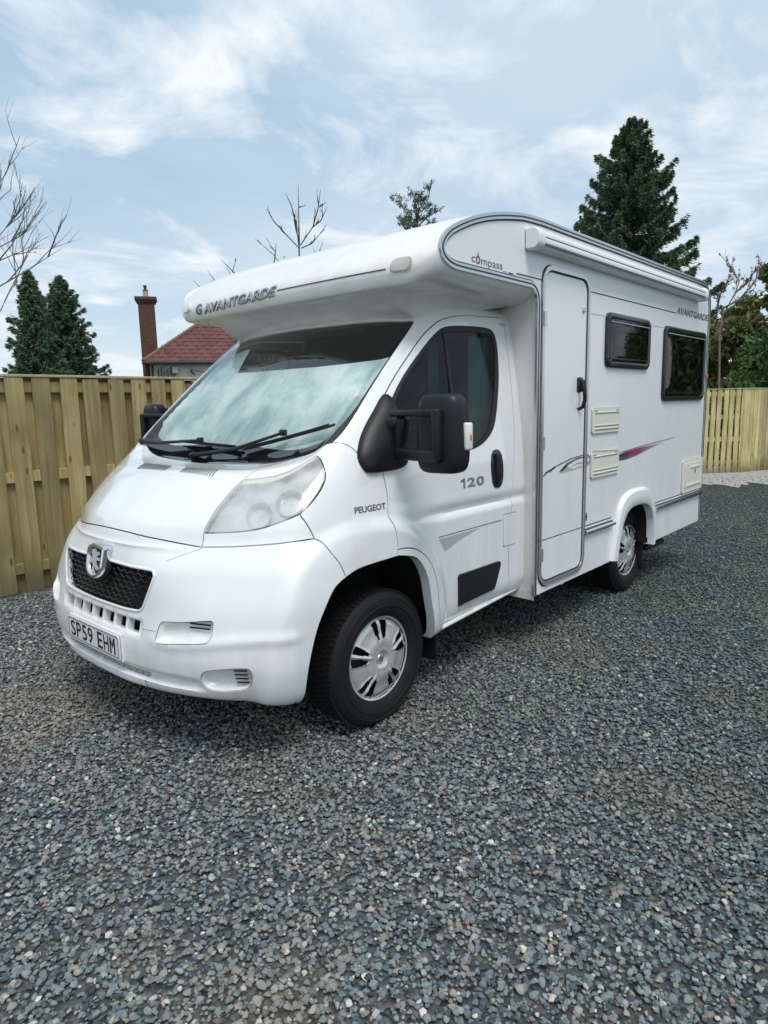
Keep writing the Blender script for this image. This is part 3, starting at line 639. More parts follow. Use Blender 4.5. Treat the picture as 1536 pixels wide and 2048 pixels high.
# ---- windows
for i,(a,b,c,d) in enumerate(win):
    w=put('side_window',None,van) if False else None
    m=MB(); out=rrect(a,b,c,d,.055,6); inn=rrect(a+.042,b-.042,c+.042,d-.042,.035,6)
    rows=[[(p[0],-HW+.002,p[1]) for p in out],[(p[0],-HW-.016,p[1]) for p in out],[(p[0]+(q[0]-p[0])*.25,-HW-.024,p[1]+(q[1]-p[1])*.25) for p,q in zip(out,inn)],[(p[0]+(q[0]-p[0])*.8,-HW-.022,p[1]+(q[1]-p[1])*.8) for p,q in zip(out,inn)],[(q[0],-HW-.016,q[1]) for q in inn],[(q[0],-HW+.03,q[1]) for q in inn]]
    m.loft(rows,closed=True,flip=True); fo=m.obj('window_frame',m_blackg,van,sharp=45,label='smaller upper window frame' if i==0 else 'larger rear window frame')
    # slightly domed acrylic pane
    nx,nz=14,10; V=[];F=[]
    for j in range(nz+1):
        for k in range(nx+1):
            s_,t_=k/nx,j/nz; x=a+.03+(b-a-.06)*s_; z=c+.03+(d-c-.06)*t_
            V.append((x,-HW-.017-.010*(1-(2*s_-1)**4)*(1-(2*t_-1)**4),z))
    F=[(j*(nx+1)+k,j*(nx+1)+k+1,(j+1)*(nx+1)+k+1,(j+1)*(nx+1)+k) for j in range(nz) for k in range(nx)]
    MB().add(V,F).obj('window_pane',m_acryl,fo)
    MB().box(a+.05,b-.05,-HW-.027,-HW-.022,c+.058,c+.066).obj('pane_rib',m_blackg,fo); MB().box(a+.05,b-.05,-HW-.027,-HW-.022,d-.062,d-.056).obj('pane_rib',m_seam,fo)
    for xk in ((a+b)/2-.15*(1+i),(a+b)/2+.15*(1+i)): MB().box(xk-.02,xk+.02,-HW-.012,-HW+.01,c+.05,c+.075,.004).obj('window_latch',m_black,fo)
def curtain(name,x0,x1,z0,z1,y,parent,mt,amp=.015,n=40,lean=0,w=9):
    rows=[]
    for j in range(9):
        t=j/8; z=z0+(z1-z0)*t; sq=1-.35*math.sin(math.pi*min(1,(1-t)*1.4))*lean
        rows.append([(x0+(x1-x0)*k/n*sq,y+amp*math.sin(k/n*math.pi*w+.6*math.sin(t*3)),z) for k in range(n+1)])
    return MB().loft(rows).obj(name,mt,parent)
curtain('window_curtain',3.31,3.52,1.56,2.11,-1.045,van,mat('pale_curtain',(.55,.50,.42),.9),.012,lean=1)
curtain('window_curtain',2.22,2.92,1.80,2.10,-1.03,van,mat('window_blind',(.34,.29,.25),.9,var=.15),.004,w=3)
ib=MB(); ib.add([(1.4,-.98,.75),(4.38,-.98,.75),(4.38,-.98,2.5),(1.4,-.98,2.5)],[(0,1,2,3)]); ib.obj('cabinet_front',m_int,van,False)
# ---- fridge vents, locker, rails
def fridge_vent(x0,x1,z0,z1):
    v=flat('fridge_vent',rrect(x0,x1,z0,z1,.016,4),-HW,.012,m_cream,van)
    for dz in ((z1-.028),(z0+.052),(z0+.028)):
        MB().box(x0+.03,x1-.02,-HW-.0165,-HW-.012,dz-.004,dz+.004,.0015).obj('vent_louvre',m_cream,v)
        MB().box(x0+.03,x1-.02,-HW-.0135,-HW-.0118,dz-.010,dz-.0045).obj('vent_slot',m_seam if dz>z0+.03 else m_brownline,v)
    for xx in (x0+.05,x1-.05): MB().box(xx-.02,xx+.02,-HW-.0165,-HW-.011,z1-.020,z1-.010,.002).obj('vent_latch',m_seam,v)
    strip('vent_joint',rrect(x0,x1,z0,z1,.016,4),-.004,.001,-HW,-HW-.003,m_seam,v,closed=True)
fridge_vent(2.005,2.45,1.327,1.494); fridge_vent(2.005,2.455,1.025,1.198)
lo=flat('service_locker',rrect(3.855,4.395,.712,1.004,.02,4),-HW,.014,m_cream,van); flat('locker_door',rrect(3.90,4.37,.755,.975,.015,4),-HW-.014,.005,m_cream,lo)
MB().box(4.05,4.28,-HW-.026,-HW-.019,.925,.940,.003).obj('locker_grip',m_cream,lo); MB().box(4.14,4.17,-HW-.026,-HW-.019,.875,.925,.003).obj('locker_latch',m_alu,lo); MB().box(3.94,4.33,-HW-.024,-HW-.019,.765,.785,.003).obj('locker_ledge',m_cream,lo)
strip('locker_joint',rrect(3.855,4.395,.712,1.004,.02,4),-.005,.001,-HW,-HW-.003,m_seam,lo,closed=True)
for x0,x1 in ((1.935,2.40),(3.215,4.40)):
    MB().tube([(x0,-HW-.014,.662),(x1,-HW-.014,.662)],.0165,10).obj('side_rail',m_chrome,van); MB().box(x0,x1,-HW-.004,-HW+.001,.640,.686).obj('rail_backing',m_line,van)
om=MB().box(4.375,4.398,-HW-.022,-HW-.009,1.728,1.765,.004).obj('side_marker',m_orange,van)
# ---- rear wheel spat
spo=cr([(2.365,.385),(2.40,.50),(2.445,.65),(2.50,.775),(2.58,.84),(2.70,.868),(2.85,.873),(3.0,.862),(3.10,.82),(3.16,.74),(3.195,.62),(3.21,.50),(3.212,.385)],.03)
def resamp(P,n):
    P=np.array(P); s=np.r_[0,np.cumsum(np.linalg.norm(np.diff(P,axis=0),axis=1))]; t=np.linspace(0,s[-1],n); return np.stack([np.interp(t,s,P[:,i]) for i in range(P.shape[1])],1)
A=resamp(spo,48); B=resamp(spat_open,48)
rows=[]
for w,dy in ((0,.0),(.04,.016),(.15,.030),(.5,.036),(.9,.034),(1.0,.026),(1.0,-.03)): rows.append([(a[0]*(1-w)+b[0]*w,-HW-dy,a[1]*(1-w)+b[1]*w) for a,b in zip(A,B)])
MB().loft(rows).obj('wheel_spat',m_side,van)
def well(name,path,y0,y1):
    rows=[[(p[0],y,p[1]) for p in path] for y in (y0,y1)]; m=MB().loft(rows); n=len(path); b=len(m.V); m.V+=[(p[0],y1,p[1]) for p in path]; m.F.append(tuple(range(b,b+n))); return m.obj(name,m_dark,van)
well('rear_wheel_well',[(p[0],p[1]+.01) for p in spat_open],-HW+.02,-.62)
archp=[(-.54,.30),(-.53,.45),(-.49,.60),(-.42,.74),(-.30,.85),(-.12,.90),(.06,.90),(.22,.86),(.33,.74),(.39,.6),(.42,.45),(.43,.30)]
for sg in (-1,1): well('front_wheel_well',archp,sg*.985,sg*.62)
# arch return lips
auv=join([p for p in line(A_front)][::-1],rv(line(A_top)),line(A_rear))
UVa=np.array(auv); Pa,na=Sd(UVa[:,0],UVa[:,1]); 
for sg in (1,-1):
    r0=[tuple(p*np.array([1,sg,1])) for p in Pa-na*.002]; r1=[(x,y-math.copysign(.05,y),z) for x,y,z in r0]; MB().loft([r0,r1],flip=sg<0).obj('arch_lip',m_white,van)
# ---- awning
ax0,ax1=1.135,4.04
AZ=lambda z:2.376+(z-2.340)*.74
AY=lambda y:-HW+(y+HW)*.74
sec=cr([(-HW+.0,2.478),(-HW-.055,2.480),(-HW-.092,2.466),(-HW-.108,2.445),(-HW-.110,2.425)],.01)+cr([(-HW-.112,2.415),(-HW-.116,2.39),(-HW-.108,2.362),(-HW-.085,2.345),(-HW-.03,2.340),(-HW,2.342)],.01)
aw=MB(); aw.loft([[(x,AY(a),AZ(b)) for a,b in sec] for x in np.linspace(ax0+.03,ax1-.03,4)],flip=True); awn=aw.obj('awning',m_side,van,sharp=25)
for xa,xb in ((ax0-.02,ax0+.05),(ax1-.04,ax1+.02)):
    cap=MB(); cc=np.array([(-HW,2.485),(-HW-.06,2.487),(-HW-.10,2.472),(-HW-.120,2.445),(-HW-.124,2.40),(-HW-.115,2.355),(-HW-.085,2.332),(-HW,2.332)]); cc=np.array([(AY(p_),AZ(q_)) for p_,q_ in cr(cc,.012)]); ce=cc.mean(0)
    cap.loft([[(x,*(ce+(p-ce)*s_)) for p in cc] for x,s_ in ((xa,.02),(xa,.86),(xa+.012,.97),(xa+.022,1),(xb-.012,1),(xb,.97),(xb,.02))],closed=True,flip=True); cap.obj('awning_end_cap',m_side,awn,sharp=50)
for zz,yy in ((2.4195,-HW-.1128),(2.372,-HW-.1145),(2.362,-HW-.1105)): MB().box(ax0+.05,ax1-.04,AY(yy)-.0015,AY(yy)+.004,AZ(zz)-.0016,AZ(zz)+.0016).obj('awning_line',m_line,awn)
# ---- decals on the body side
def dec(name,pts,mt,parent=None,y=-HW,th=.0013,sm=False): return flat(name,cr(pts,.02,True) if sm else pts,y,th,mt,parent or wall)
for k,(pts) in enumerate([[(1.40,1.118),(1.55,1.150),(1.72,1.178),(1.90,1.190),(1.90,1.196),(1.72,1.186),(1.55,1.158),(1.38,1.122)],
        [(1.56,1.112),(1.66,1.158),(1.82,1.182),(1.90,1.182),(1.90,1.176),(1.80,1.170),(1.70,1.150),(1.60,1.110)],
        [(1.72,1.128),(1.80,1.150),(1.89,1.150),(1.89,1.140),(1.80,1.138)],
        [(1.76,1.112),(1.84,1.124),(1.89,1.122),(1.89,1.112)]]): dec('swirl_graphic',pts,m_grey if k<2 else m_decal,hd,-HW-.002)
dec('swirl_wedge',[(1.56,1.098),(1.80,1.108),(1.64,1.140)],m_beige,hd,-HW-.002)
dec('swirl_tail',[(1.36,1.098),(1.44,1.128),(1.43,1.112),(1.52,1.146),(1.50,1.150),(1.40,1.120),(1.42,1.136),(1.345,1.100)],m_grey,hd,-HW-.002)
for cx_,rr_ in ((1.955,.045),(1.975,.03)):
    a_=[(cx_+rr_*math.cos(t),1.155+rr_*.9*math.sin(t)) for t in np.linspace(0,2*math.pi,22)[:-1]]; b2=[(cx_+.004+(rr_-.009)*math.cos(t),1.155+(rr_-.009)*.9*math.sin(t)) for t in np.linspace(0,2*math.pi,22)[:-1]]
    flat('swirl_loop',a_,-HW,.0013,m_grey,wall,holes=[b2])
def flare_mat():
    m=mat('magenta_flare_print',(.74,.76,.78),.3); nt=m.node_tree; N=nt.nodes; L=nt.links; p=N['Principled BSDF']
    tc=N.new('ShaderNodeTexCoord'); sp=N.new('ShaderNodeSeparateXYZ'); L.new(tc.outputs['Object'],sp.inputs[0])
    mr=N.new('ShaderNodeMapRange'); mr.inputs[1].default_value=2.46; mr.inputs[2].default_value=3.45; L.new(sp.outputs[0],mr.inputs[0])
    r_=N.new('ShaderNodeValToRGB'); e=r_.color_ramp.elements; e[0].position=0; e[0].color=(.02,.025,.04,1); e[1].position=1; e[1].color=(.70,.72,.74,1)
    for pos,c in ((.14,(.05,.02,.05)),(.26,(.30,.03,.15)),(.42,(.26,.05,.16)),(.58,(.28,.22,.28))): el=e.new(pos); el.color=(*c,1)
    L.new(mr.outputs[0],r_.inputs[0])
    m2=N.new('ShaderNodeMapRange'); m2.inputs[1].default_value=1.105; m2.inputs[2].default_value=1.15; m2.inputs[3].default_value=.55; m2.inputs[4].default_value=0; L.new(sp.outputs[2],m2.inputs[0])
    mx=N.new('ShaderNodeMixRGB'); L.new(m2.outputs[0],mx.inputs[0]); L.new(r_.outputs[0],mx.inputs[1]); mx.inputs[2].default_value=(.16,.19,.24,1)
    L.new(mx.outputs[0],p.inputs['Base Color']); return m
dec('flare_graphic',[(2.458,1.108),(2.62,1.110),(2.80,1.124),(3.05,1.158),(3.45,1.203),(3.10,1.190),(2.78,1.178),(2.62,1.168),(2.458,1.152)],flare_mat(),wall)
dec('flare_line',[(2.458,1.168),(2.7,1.184),(3.0,1.201),(3.66,1.224),(3.66,1.219),(3.0,1.193),(2.7,1.176),(2.458,1.160)],m_brownline,wall)
dec('flare_line',[(2.03,1.206),(2.44,1.185),(2.44,1.190),(2.03,1.211)],m_brownline,wall,-HW-.012)
# ------------------------------------------------------------------ cab details
# bonnet vents
for sgn in (-1,1):
    for i in range(13):
        y0=-(.040+i*.0225) if sgn<0 else .115+i*.0225
        pts=[(-.400,y0-.0018),(-.400,y0+.0018),(-.495,y0+.0018-.085),(-.495,y0-.0018-.085)][::-1]
        if sum(pts[i][0]*pts[(i+1)%4][1]-pts[(i+1)%4][0]*pts[i][1] for i in range(4))<0: pts=pts[::-1]
        draped('bonnet_vent_slot',pts,lambda a,b,off:on_top(a,b,off),.0030,m_line,bonnet,step=.02)
# bumper top crease line and plate
badge_y=0
pp=lambda a,b,off:(-.938-off+.02*(b-.49)*0,-a,b)
plate=flat('number_plate',rrect(-.262,.262,.437,.551,.010,3),0,.006,m_plate,van,mapf=lambda p,d:(-.940-d,-p[0],p[1]))
strip_pts=rrect(-.255,.255,.444,.544,.008,3); m=MB(); P=np.array(strip_pts); c=P.mean(0)
rowsO=[(-.9468,-p[0],p[1]) for p in P]; rowsI=[(-.9468,-p[0],p[1]) for p in (P-np.array([0,c[1]]))*np.array([.986,.93])+np.array([0,c[1]])]
m.loft([rowsO,rowsI],closed=True,flip=True); m.obj('plate_border',m_ink,plate,False)
reg='SP59 EHM'; xk=-.232
for ch in reg:
    if ch==' ': xk+=.038; continue
    V,F=text('x',ch,.050,.079,None,None,None,bold=.012)
    if ch=='1': V[:,0]*=.4
    if ch=='M': V=np.array([(0,0,0),(.0125,0,0),(.0125,.055,0),(.025,.026,0),(.0375,.055,0),(.0375,0,0),(.05,0,0),(.05,.079,0),(.038,.079,0),(.025,.048,0),(.012,.079,0),(0,.079,0)]); F=[(0,1,2,11),(11,2,10),(10,2,3,9),(9,3,4,8),(8,4,7),(4,5,6,7)]
    put('plate_character',mesh('plate_character',[(-.9472,-(xk+a),.4545+b) for a,b,_ in V],F,m_ink,False),plate); xk+=.0615
MB().box(-.937,-.925,-.266,.266,.43,.556).obj('plate_backing',m_bump,plate)
# perforated strip in the channel above the lip, and the lip joint
m_perf=mat('perforated_grey_plastic',(.34,.34,.31),.6,var=.5,vscale=160)
for q_ in range(17):
    y0=-.40+q_*.047; draped('lower_grille_strip',[(y0,.381),(y0+.043,.381),(y0+.043,.397),(y0,.397)],lambda a,b,off:on_front(a,b,off),.002,m_perf,bumper,step=.02)
for sg in (-1,1): MB().tube([on_front(sg*.40,z,.001) for z in (.335,.35,.372)],.0012,5).obj('lip_joint',m_line,bumper)
for sg in (-1,1):
    MB().tube([on_front(sg*(.40+.09*t),.606+.003*t,.0005) for t in np.linspace(0,1,6)],.0014,5).obj('bumper_crease',m_seam,bumper)
    MB().tube([on_front(sg*(.60-.13*t),.955-.055*t,.0003) for t in np.linspace(0,1,6)],.0012,5).obj('bumper_crease',m_seam,bumper)
# grille mesh: honeycomb of stretched cells, built as bars
gm=MB(); cw,ch=.058,.0235
def gpt(y,z): 
    return (-.865+.10*abs(y)**2.0+(.85-z)*(-.16)+.012,y,z)
rowz=np.arange(.655,.885,ch/1)
gin=[(a,b) for a,b in [(-P_[0],P_[1]) for P_ in []]]
gpoly=[]
UVg=np.array(dense(M2(grille_o),.02))/np.array([SX,SY]); Pg=S(UVg[:,0],UVg[:,1]); half=[(-p[1],p[2]) for p in Pg]
full_g=[(a,b) for a,b in half if a>=0]; 
def ingr(y,z): return bool(inside(np.array([[abs(y),z]]),full_g)[0]) if len(full_g)>2 else False
for j,z in enumerate(np.arange(.66,.88,ch)):
    pts=[];off=(j%2)*cw/2
    for k in range(-70,71):
        y=k*cw/8; 
        if not ingr(y,z): 
            if len(pts)>2: gm.tube(pts,.0036,4)
            pts=[]; continue
        pts.append(gpt(y,z+.0055*math.sin((y+off)/cw*2*math.pi)))
    if len(pts)>2: gm.tube(pts,.0036,4)
    for k in range(-9,10):
        y=k*cw+(cw*.75 if j%2 else cw*.25)
        if ingr(y,z) and ingr(y,z+ch): gm.tube([gpt(y,z+.005*0+.0045),gpt(y,z+ch-.0045)],.0032,4)
_g=[(p[0],p[1]) for p in np.array(dense(M2(cr(grille_o[1:-1],.02,sx=SX,sy=SY)),.015))/np.array([SX,SY])]
_g=_g[:int(len(_g))]; PG,_=Sd(np.array([a for a,b in cr(grille_o,.02,sx=SX,sy=SY)]),np.array([b for a,b in cr(grille_o,.02,sx=SX,sy=SY)]),.0)
for sg in (1,-1): MB().tube([(x,y*sg,z) for x,y,z in PG],.0065,8).obj('grille_surround',m_bump,bumper)
gm.obj('grille_mesh',m_blackg,bumper,label='black wavy honeycomb grille')
gb=MB().loft([[(gpt(y,z)[0]+.03,y,z) for y in np.linspace(-.45,.45,9)] for z in (.64,.76,.90)]); gb.obj('grille_backing',m_dark,bumper)
# badge: chrome shield with a rampant lion
def bp(a,b,off): return (-.890-off-.05*(0.85-b)*0+ (b-.85)*.22,-a,b)
sh=cr([(-.074,.920),(-.084,.905),(-.086,.86),(-.080,.815),(-.050,.784),(0,.770),(.050,.784),(.080,.815),(.086,.86),(.088,.905),(.088,.922),(.05,.930),(0,.933),(-.05,.930)],.012,True)
if sum(sh[i][0]*sh[(i+1)%len(sh)][1]-sh[(i+1)%len(sh)][0]*sh[i][1] for i in range(len(sh)))<0: sh=sh[::-1]
c=np.mean(sh,0); A=np.array(sh); rows=[]
for s_,d_ in ((1.0,-.03),(1.0,.008),(.95,.017),(.80,.020),(.72,.012),(.70,.006)): rows.append([bp(*(c+(p-c)*s_),d_) for p in A])
sb=MB().loft(rows,closed=True,flip=True).obj('badge_surround',m_chrome,van,sharp=40)
flat('badge_field',[tuple(c+(p-c)*.72) for p in A],0,.0,mat('badge_field_silver',(.07,.075,.08),.6),sb,mapf=lambda p,d:bp(p[0],p[1],.007+d))
lion=[(-.030,.905),(-.012,.912),(.002,.903),(.004,.892),(.018,.898),(.034,.892),(.040,.897),(.030,.884),(.012,.882),(.010,.872),(.026,.872),(.038,.862),(.024,.862),(.010,.858),(.012,.842),(.022,.832),(.036,.828),(.030,.818),(.016,.822),(.004,.830),(-.002,.818),(.004,.802),(-.012,.800),(-.016,.816),(-.012,.836),(-.020,.850),(-.034,.842),(-.044,.852),(-.046,.872),(-.038,.866),(-.034,.856),(-.024,.864),(-.024,.880),(-.036,.890)]
if sum(lion[i][0]*lion[(i+1)%len(lion)][1]-lion[(i+1)%len(lion)][0]*lion[i][1] for i in range(len(lion)))<0: lion=lion[::-1]
flat('badge_lion',lion,0,.006,mat('badge_lion_satin',(.62,.63,.64),.35,metal=.4),sb,mapf=lambda p,d:bp(p[0]*1.15,(p[1]-.855)*1.05+.852,.0075+d))
# bumper ribs/slots: louvres in the fog recesses
def bars(z0,n,dz,u0,u1,parent,off=.006):
    for k in range(n):
        z=z0-k*dz
        V=[]
        for sg in (1,-1):
            pts=[]
            for t in np.linspace(0,1,5):
                y=u0+(u1-u0)*t; p=on_front(-y,z,0); pts.append((p.x+.024,p.y*sg,p.z))
            MB().tube(pts,.0035,5).obj('recess_slot',m_dark,parent)
bars(.672,3,.016,.64,.735,bumper); bars(.475,4,.018,.84,.885,bumper)
# head lamps
m_refl=mat('reflector_bright',(.66,.67,.67),.18,metal=.75)
for sg in (-1,1):
    uvp=join(line(HL_bot),hr_,ht_,rv([p for p in lh if 5.77<=p[1]<=7.74]))
    lens,=panel('headlight',uvp,m_hl,van,rim=.012,off=.002,inset=.003,near=sg<0,far=sg>0)
    hs=panel('headlight_housing',shrink(uvp,.006),m_silver if False else mat('reflector_silver',(.60,.61,.60),.30,metal=.3),lens,rim=0,off=-.045,near=sg<0,far=sg>0)
    for (uu,vv,rad) in ((2.95,6.55,.058),(3.40,6.86,.060)):
        P_,n_=Sd(np.array([uu]),np.array([vv]),-.030); P_=P_[0]; ax=(Vector((-.93,-.30,.12)).normalized()*.35+Vector(n_[0])*.65).normalized(); t1=ax.orthogonal().normalized(); t2=ax.cross(t1)
        rows=[]
        for r_,d_ in ((1.05,.006),(1.0,.012),(.93,.004),(.8,-.022),(.55,-.042),(.25,-.048),(.2,-.02),(.15,-.012),(.01,-.010)):
            rows.append([tuple(Vector(P_)+ax*d_+(t1*math.cos(a)+t2*math.sin(a))*rad*r_) for a in np.linspace(0,2*math.pi,25)[:-1]])
        if sg>0: rows=[[(x,-y,z) for x,y,z in q] for q in rows]
        MB().loft(rows,closed=True,flip=sg>0).obj('reflector_bowl',m_refl,lens)
    br=line([(2.47,7.55),(2.68,7.58),(2.92,7.64),(3.14,7.82),(3.33,8.10),(3.48,8.26)]); tp=[p for p in ht_][::-1]
    panel('indicator_band',shrink(join(tp,rv(br)),.003),mat('yellowed_band',(.72,.68,.50),.4),lens,rim=0,off=-.004,inset=0,near=sg<0,far=sg>0)
# fuel flap, sill step, handle, door trims
def smap(a,b,off): return on_side(a,b,off)
fl=draped('fuel_flap',rrect(1.045,1.178,.712,.900,.012,3),smap,.0035,m_white,van,step=.03)
for z in (.9015,.7105): draped('flap_gap',[(1.043,z-.0015),(1.180,z-.0015),(1.180,z+.0015),(1.043,z+.0015)],smap,.001,m_line,fl,step=.1)
draped('flap_gap',[(1.0415,.711),(1.0435,.711),(1.0435,.901),(1.0415,.901)],smap,.001,m_seam,fl,step=.1); draped('flap_gap',[(1.1795,.711),(1.1820,.711),(1.1820,.901),(1.1795,.901)],smap,.001,m_line,fl,step=.1)
draped('door_side_panel',[(.590,.462),(.625,.468),(.930,.482),(.945,.50),(1.00,.612),(.997,.632),(.985,.636),(.600,.636),(.588,.626)],smap,.014,m_black,doors[0],step=.03)
hp=cr([(.925,1.19),(.935,1.25),(.955,1.278),(.985,1.284),(1.015,1.278),(1.040,1.25),(1.050,1.18),(1.040,1.10),(1.015,1.072),(.985,1.066),(.955,1.072),(.935,1.10)],.015,True)
if sum(hp[i][0]*hp[(i+1)%len(hp)][1]-hp[(i+1)%len(hp)][0]*hp[i][1] for i in range(len(hp)))<0: hp=hp[::-1]
dh=draped('door_handle',hp,smap,.004,m_blackg,doors[0],step=.03)
MB().box(.968,1.018,-1.030,-1.005,1.09,1.262,.010).obj('handle_grip',m_black,dh)
draped('door_stripe',[(.42,.866),(1.025,.870),(1.025,.876),(.42,.872)],smap,.001,m_brownline,doors[0],step=.06)
draped('door_wedge',[(.425,.858),(.475,.785),(.60,.822),(.80,.862)],smap,.001,m_decal,doors[0],step=.06)
text('door_number','20',.162,.052,lambda a,b,off:on_side(.690+a,1.098+b,off),m_grey,doors[0],bold=.035,th=.0015,space=1.15)
text('door_number_face','20',.152,.044,lambda a,b,off:on_side(.695+a,1.102+b,off),m_silver,doors[0],bold=-.008,th=.0025,space=1.15)
draped('door_number',[(.652,1.098),(.670,1.098),(.670,1.150),(.655,1.150),(.630,1.142),(.630,1.131),(.652,1.134)],smap,.0015,m_grey,doors[0],step=.1)
draped('door_number_face',[(.657,1.103),(.665,1.103),(.665,1.145),(.657,1.145)],smap,.0025,m_silver,doors[0],step=.1)
text('wing_lettering','PEUGEOT',.190,.030,lambda a,b,off:on_side(-.152+a,1.066+b,off),m_grey,van,bold=.03,th=.0015)
MB().tube([on_side(1.19,2.0,.004),on_side(1.24,1.995,.004)],.005,6).obj('door_hinge_clip',m_alu,van)
MB().tube([on_side(1.24,.402,-.006),on_side(.45,.372,-.006)],.012,8).obj('sill_edge',m_white,van)
# door window divider and vertical rib
P1=[on_side(.665,1.935,-.004)]; P2_=[on_side(.60,1.30,-.004)]
MB().tube([P1[0],on_side(.632,1.62,-.002),P2_[0]],.010,6).obj('window_divider',m_rubber,glas[0])
# cab interior
it=MB(); it.box(-.2,1.18,-.80,.80,.40,.44); it.obj('cab_floor',m_int,van)
dash=MB(); dash.box(-.15,.38,-.80,.80,1.02,1.22,.06); dash.obj('dashboard',m_int,van)
bh=MB(); bh.add([(1.24,-.96,.45),(1.24,.96,.45),(1.24,.96,1.35),(1.24,.82,2.05),(1.24,-.82,2.05),(1.24,-.96,1.35)],[(0,1,2,3,4,5)]); bh.obj('cab_rear_curtain',m_int,van)
for yy in (-.48,.48):
    st=MB(); st.box(.50,.98,yy-.24,yy+.24,.80,.95,.05); st.box(.90,1.06,yy-.23,yy+.23,.95,1.55,.06); st.box(.93,1.04,yy-.13,yy+.13,1.57,1.76,.05); st.obj('cab_seat',m_seat,van)
curtain('cab_curtain',.93,1.12,1.28,1.92,-.86,van,m_curtain,.012,w=7)
curtain('cab_curtain',.58,.66,1.30,1.92,-.845,van,mat('teal_curtain',(.10,.24,.24),.9),.008,w=3)
sw=MB(); ctr=Vector((.36,.48,1.25)); axs=Vector((-.5,0,.86)); t1=Vector((0,1,0)); t2=axs.cross(t1)
sw.tube([ctr+(t1*math.cos(a)+t2*math.sin(a))*.19 for a in np.linspace(0,2*math.pi,25)],.014,6); sw.obj('steering_wheel',m_black,van)
# pale sheet added inside the windscreen; its shape and colour imitate the reflections
def reflsheet():
    rows=[]
    for u_ in np.linspace(-3.74,3.74,61):
        a=abs(u_); y=u_
        vt=10.33 if u_>-1.62 else 10.33+min(1,(-1.62-u_)/.25)*(.42)  # lowered top edge stands in for the overcab's dark reflection
        vb=9.17+ (0.10 if a>3.4 else 0); vt=min(vt,10.75)
        vs=np.linspace(vb,vt,22); P,n=Sd(np.full(22,a),vs,-.030)
        if u_<0: P=P*np.array([1,-1,1])
        w=np.array([.004*math.sin(7*u_+3*k) for k in range(22)]); P[:,0]+=w
        rows.append([tuple(p) for p in P])
    return MB().loft(rows).obj('screen_reflection_sheet',m_reflsheet,van,label='pale mottled sheet added behind the windscreen for its reflections')
reflsheet()
MB().box(.50,.56,-.11,.11,1.80,1.87,.02).obj('rear_view_mirror',m_black,van)
# wipers
def wpt(y,z,off): return on_front(y,z,off)
def wiper(piv,mid,clip,b0,b1):
    arm=MB(); pa=[wpt(*piv,.012),wpt(*mid,.030),wpt(*clip,.034)]
    arm.tube(pa,[.014,.010,.007],8); o=arm.obj('wiper_arm',m_black,van)
    bl=MB(); pts=[wpt(b0[0]+(b1[0]-b0[0])*t,b0[1]+(b1[1]-b0[1])*t,.016) for t in np.linspace(0,1,14)]
    bl.tube(pts,.006,6); pts2=[wpt(b0[0]+(b1[0]-b0[0])*t,b0[1]+(b1[1]-b0[1])*t,.028) for t in np.linspace(.06,.94,10)]; bl.tube(pts2,.0045,6); bl.obj('wiper_blade',m_rubber,o)
    MB().box(*[c for i in range(3) for c in (pa[2][i]-.016,pa[2][i]+.016)],.006).obj('wiper_clip',m_blackg,o)
    MB().tube([wpt(*piv,-.004),wpt(*piv,.028)],.017,10).obj('wiper_pivot',m_black,o)
wiper((.20,1.283),(-.15,1.315),(-.457,1.400),(-.20,1.322),(-.80,1.452))
wiper((.80,1.350),(.62,1.330),(.22,1.352),(.46,1.352),(-.16,1.332))
# cowl grille below the screen
# windscreen sticker
draped('screen_sticker',[(-.80,1.590),(-.775,1.590),(-.765,1.625),(-.79,1.625)],lambda a,b,off:on_front(a,b,off),.001,m_plate,screen,step=.2)
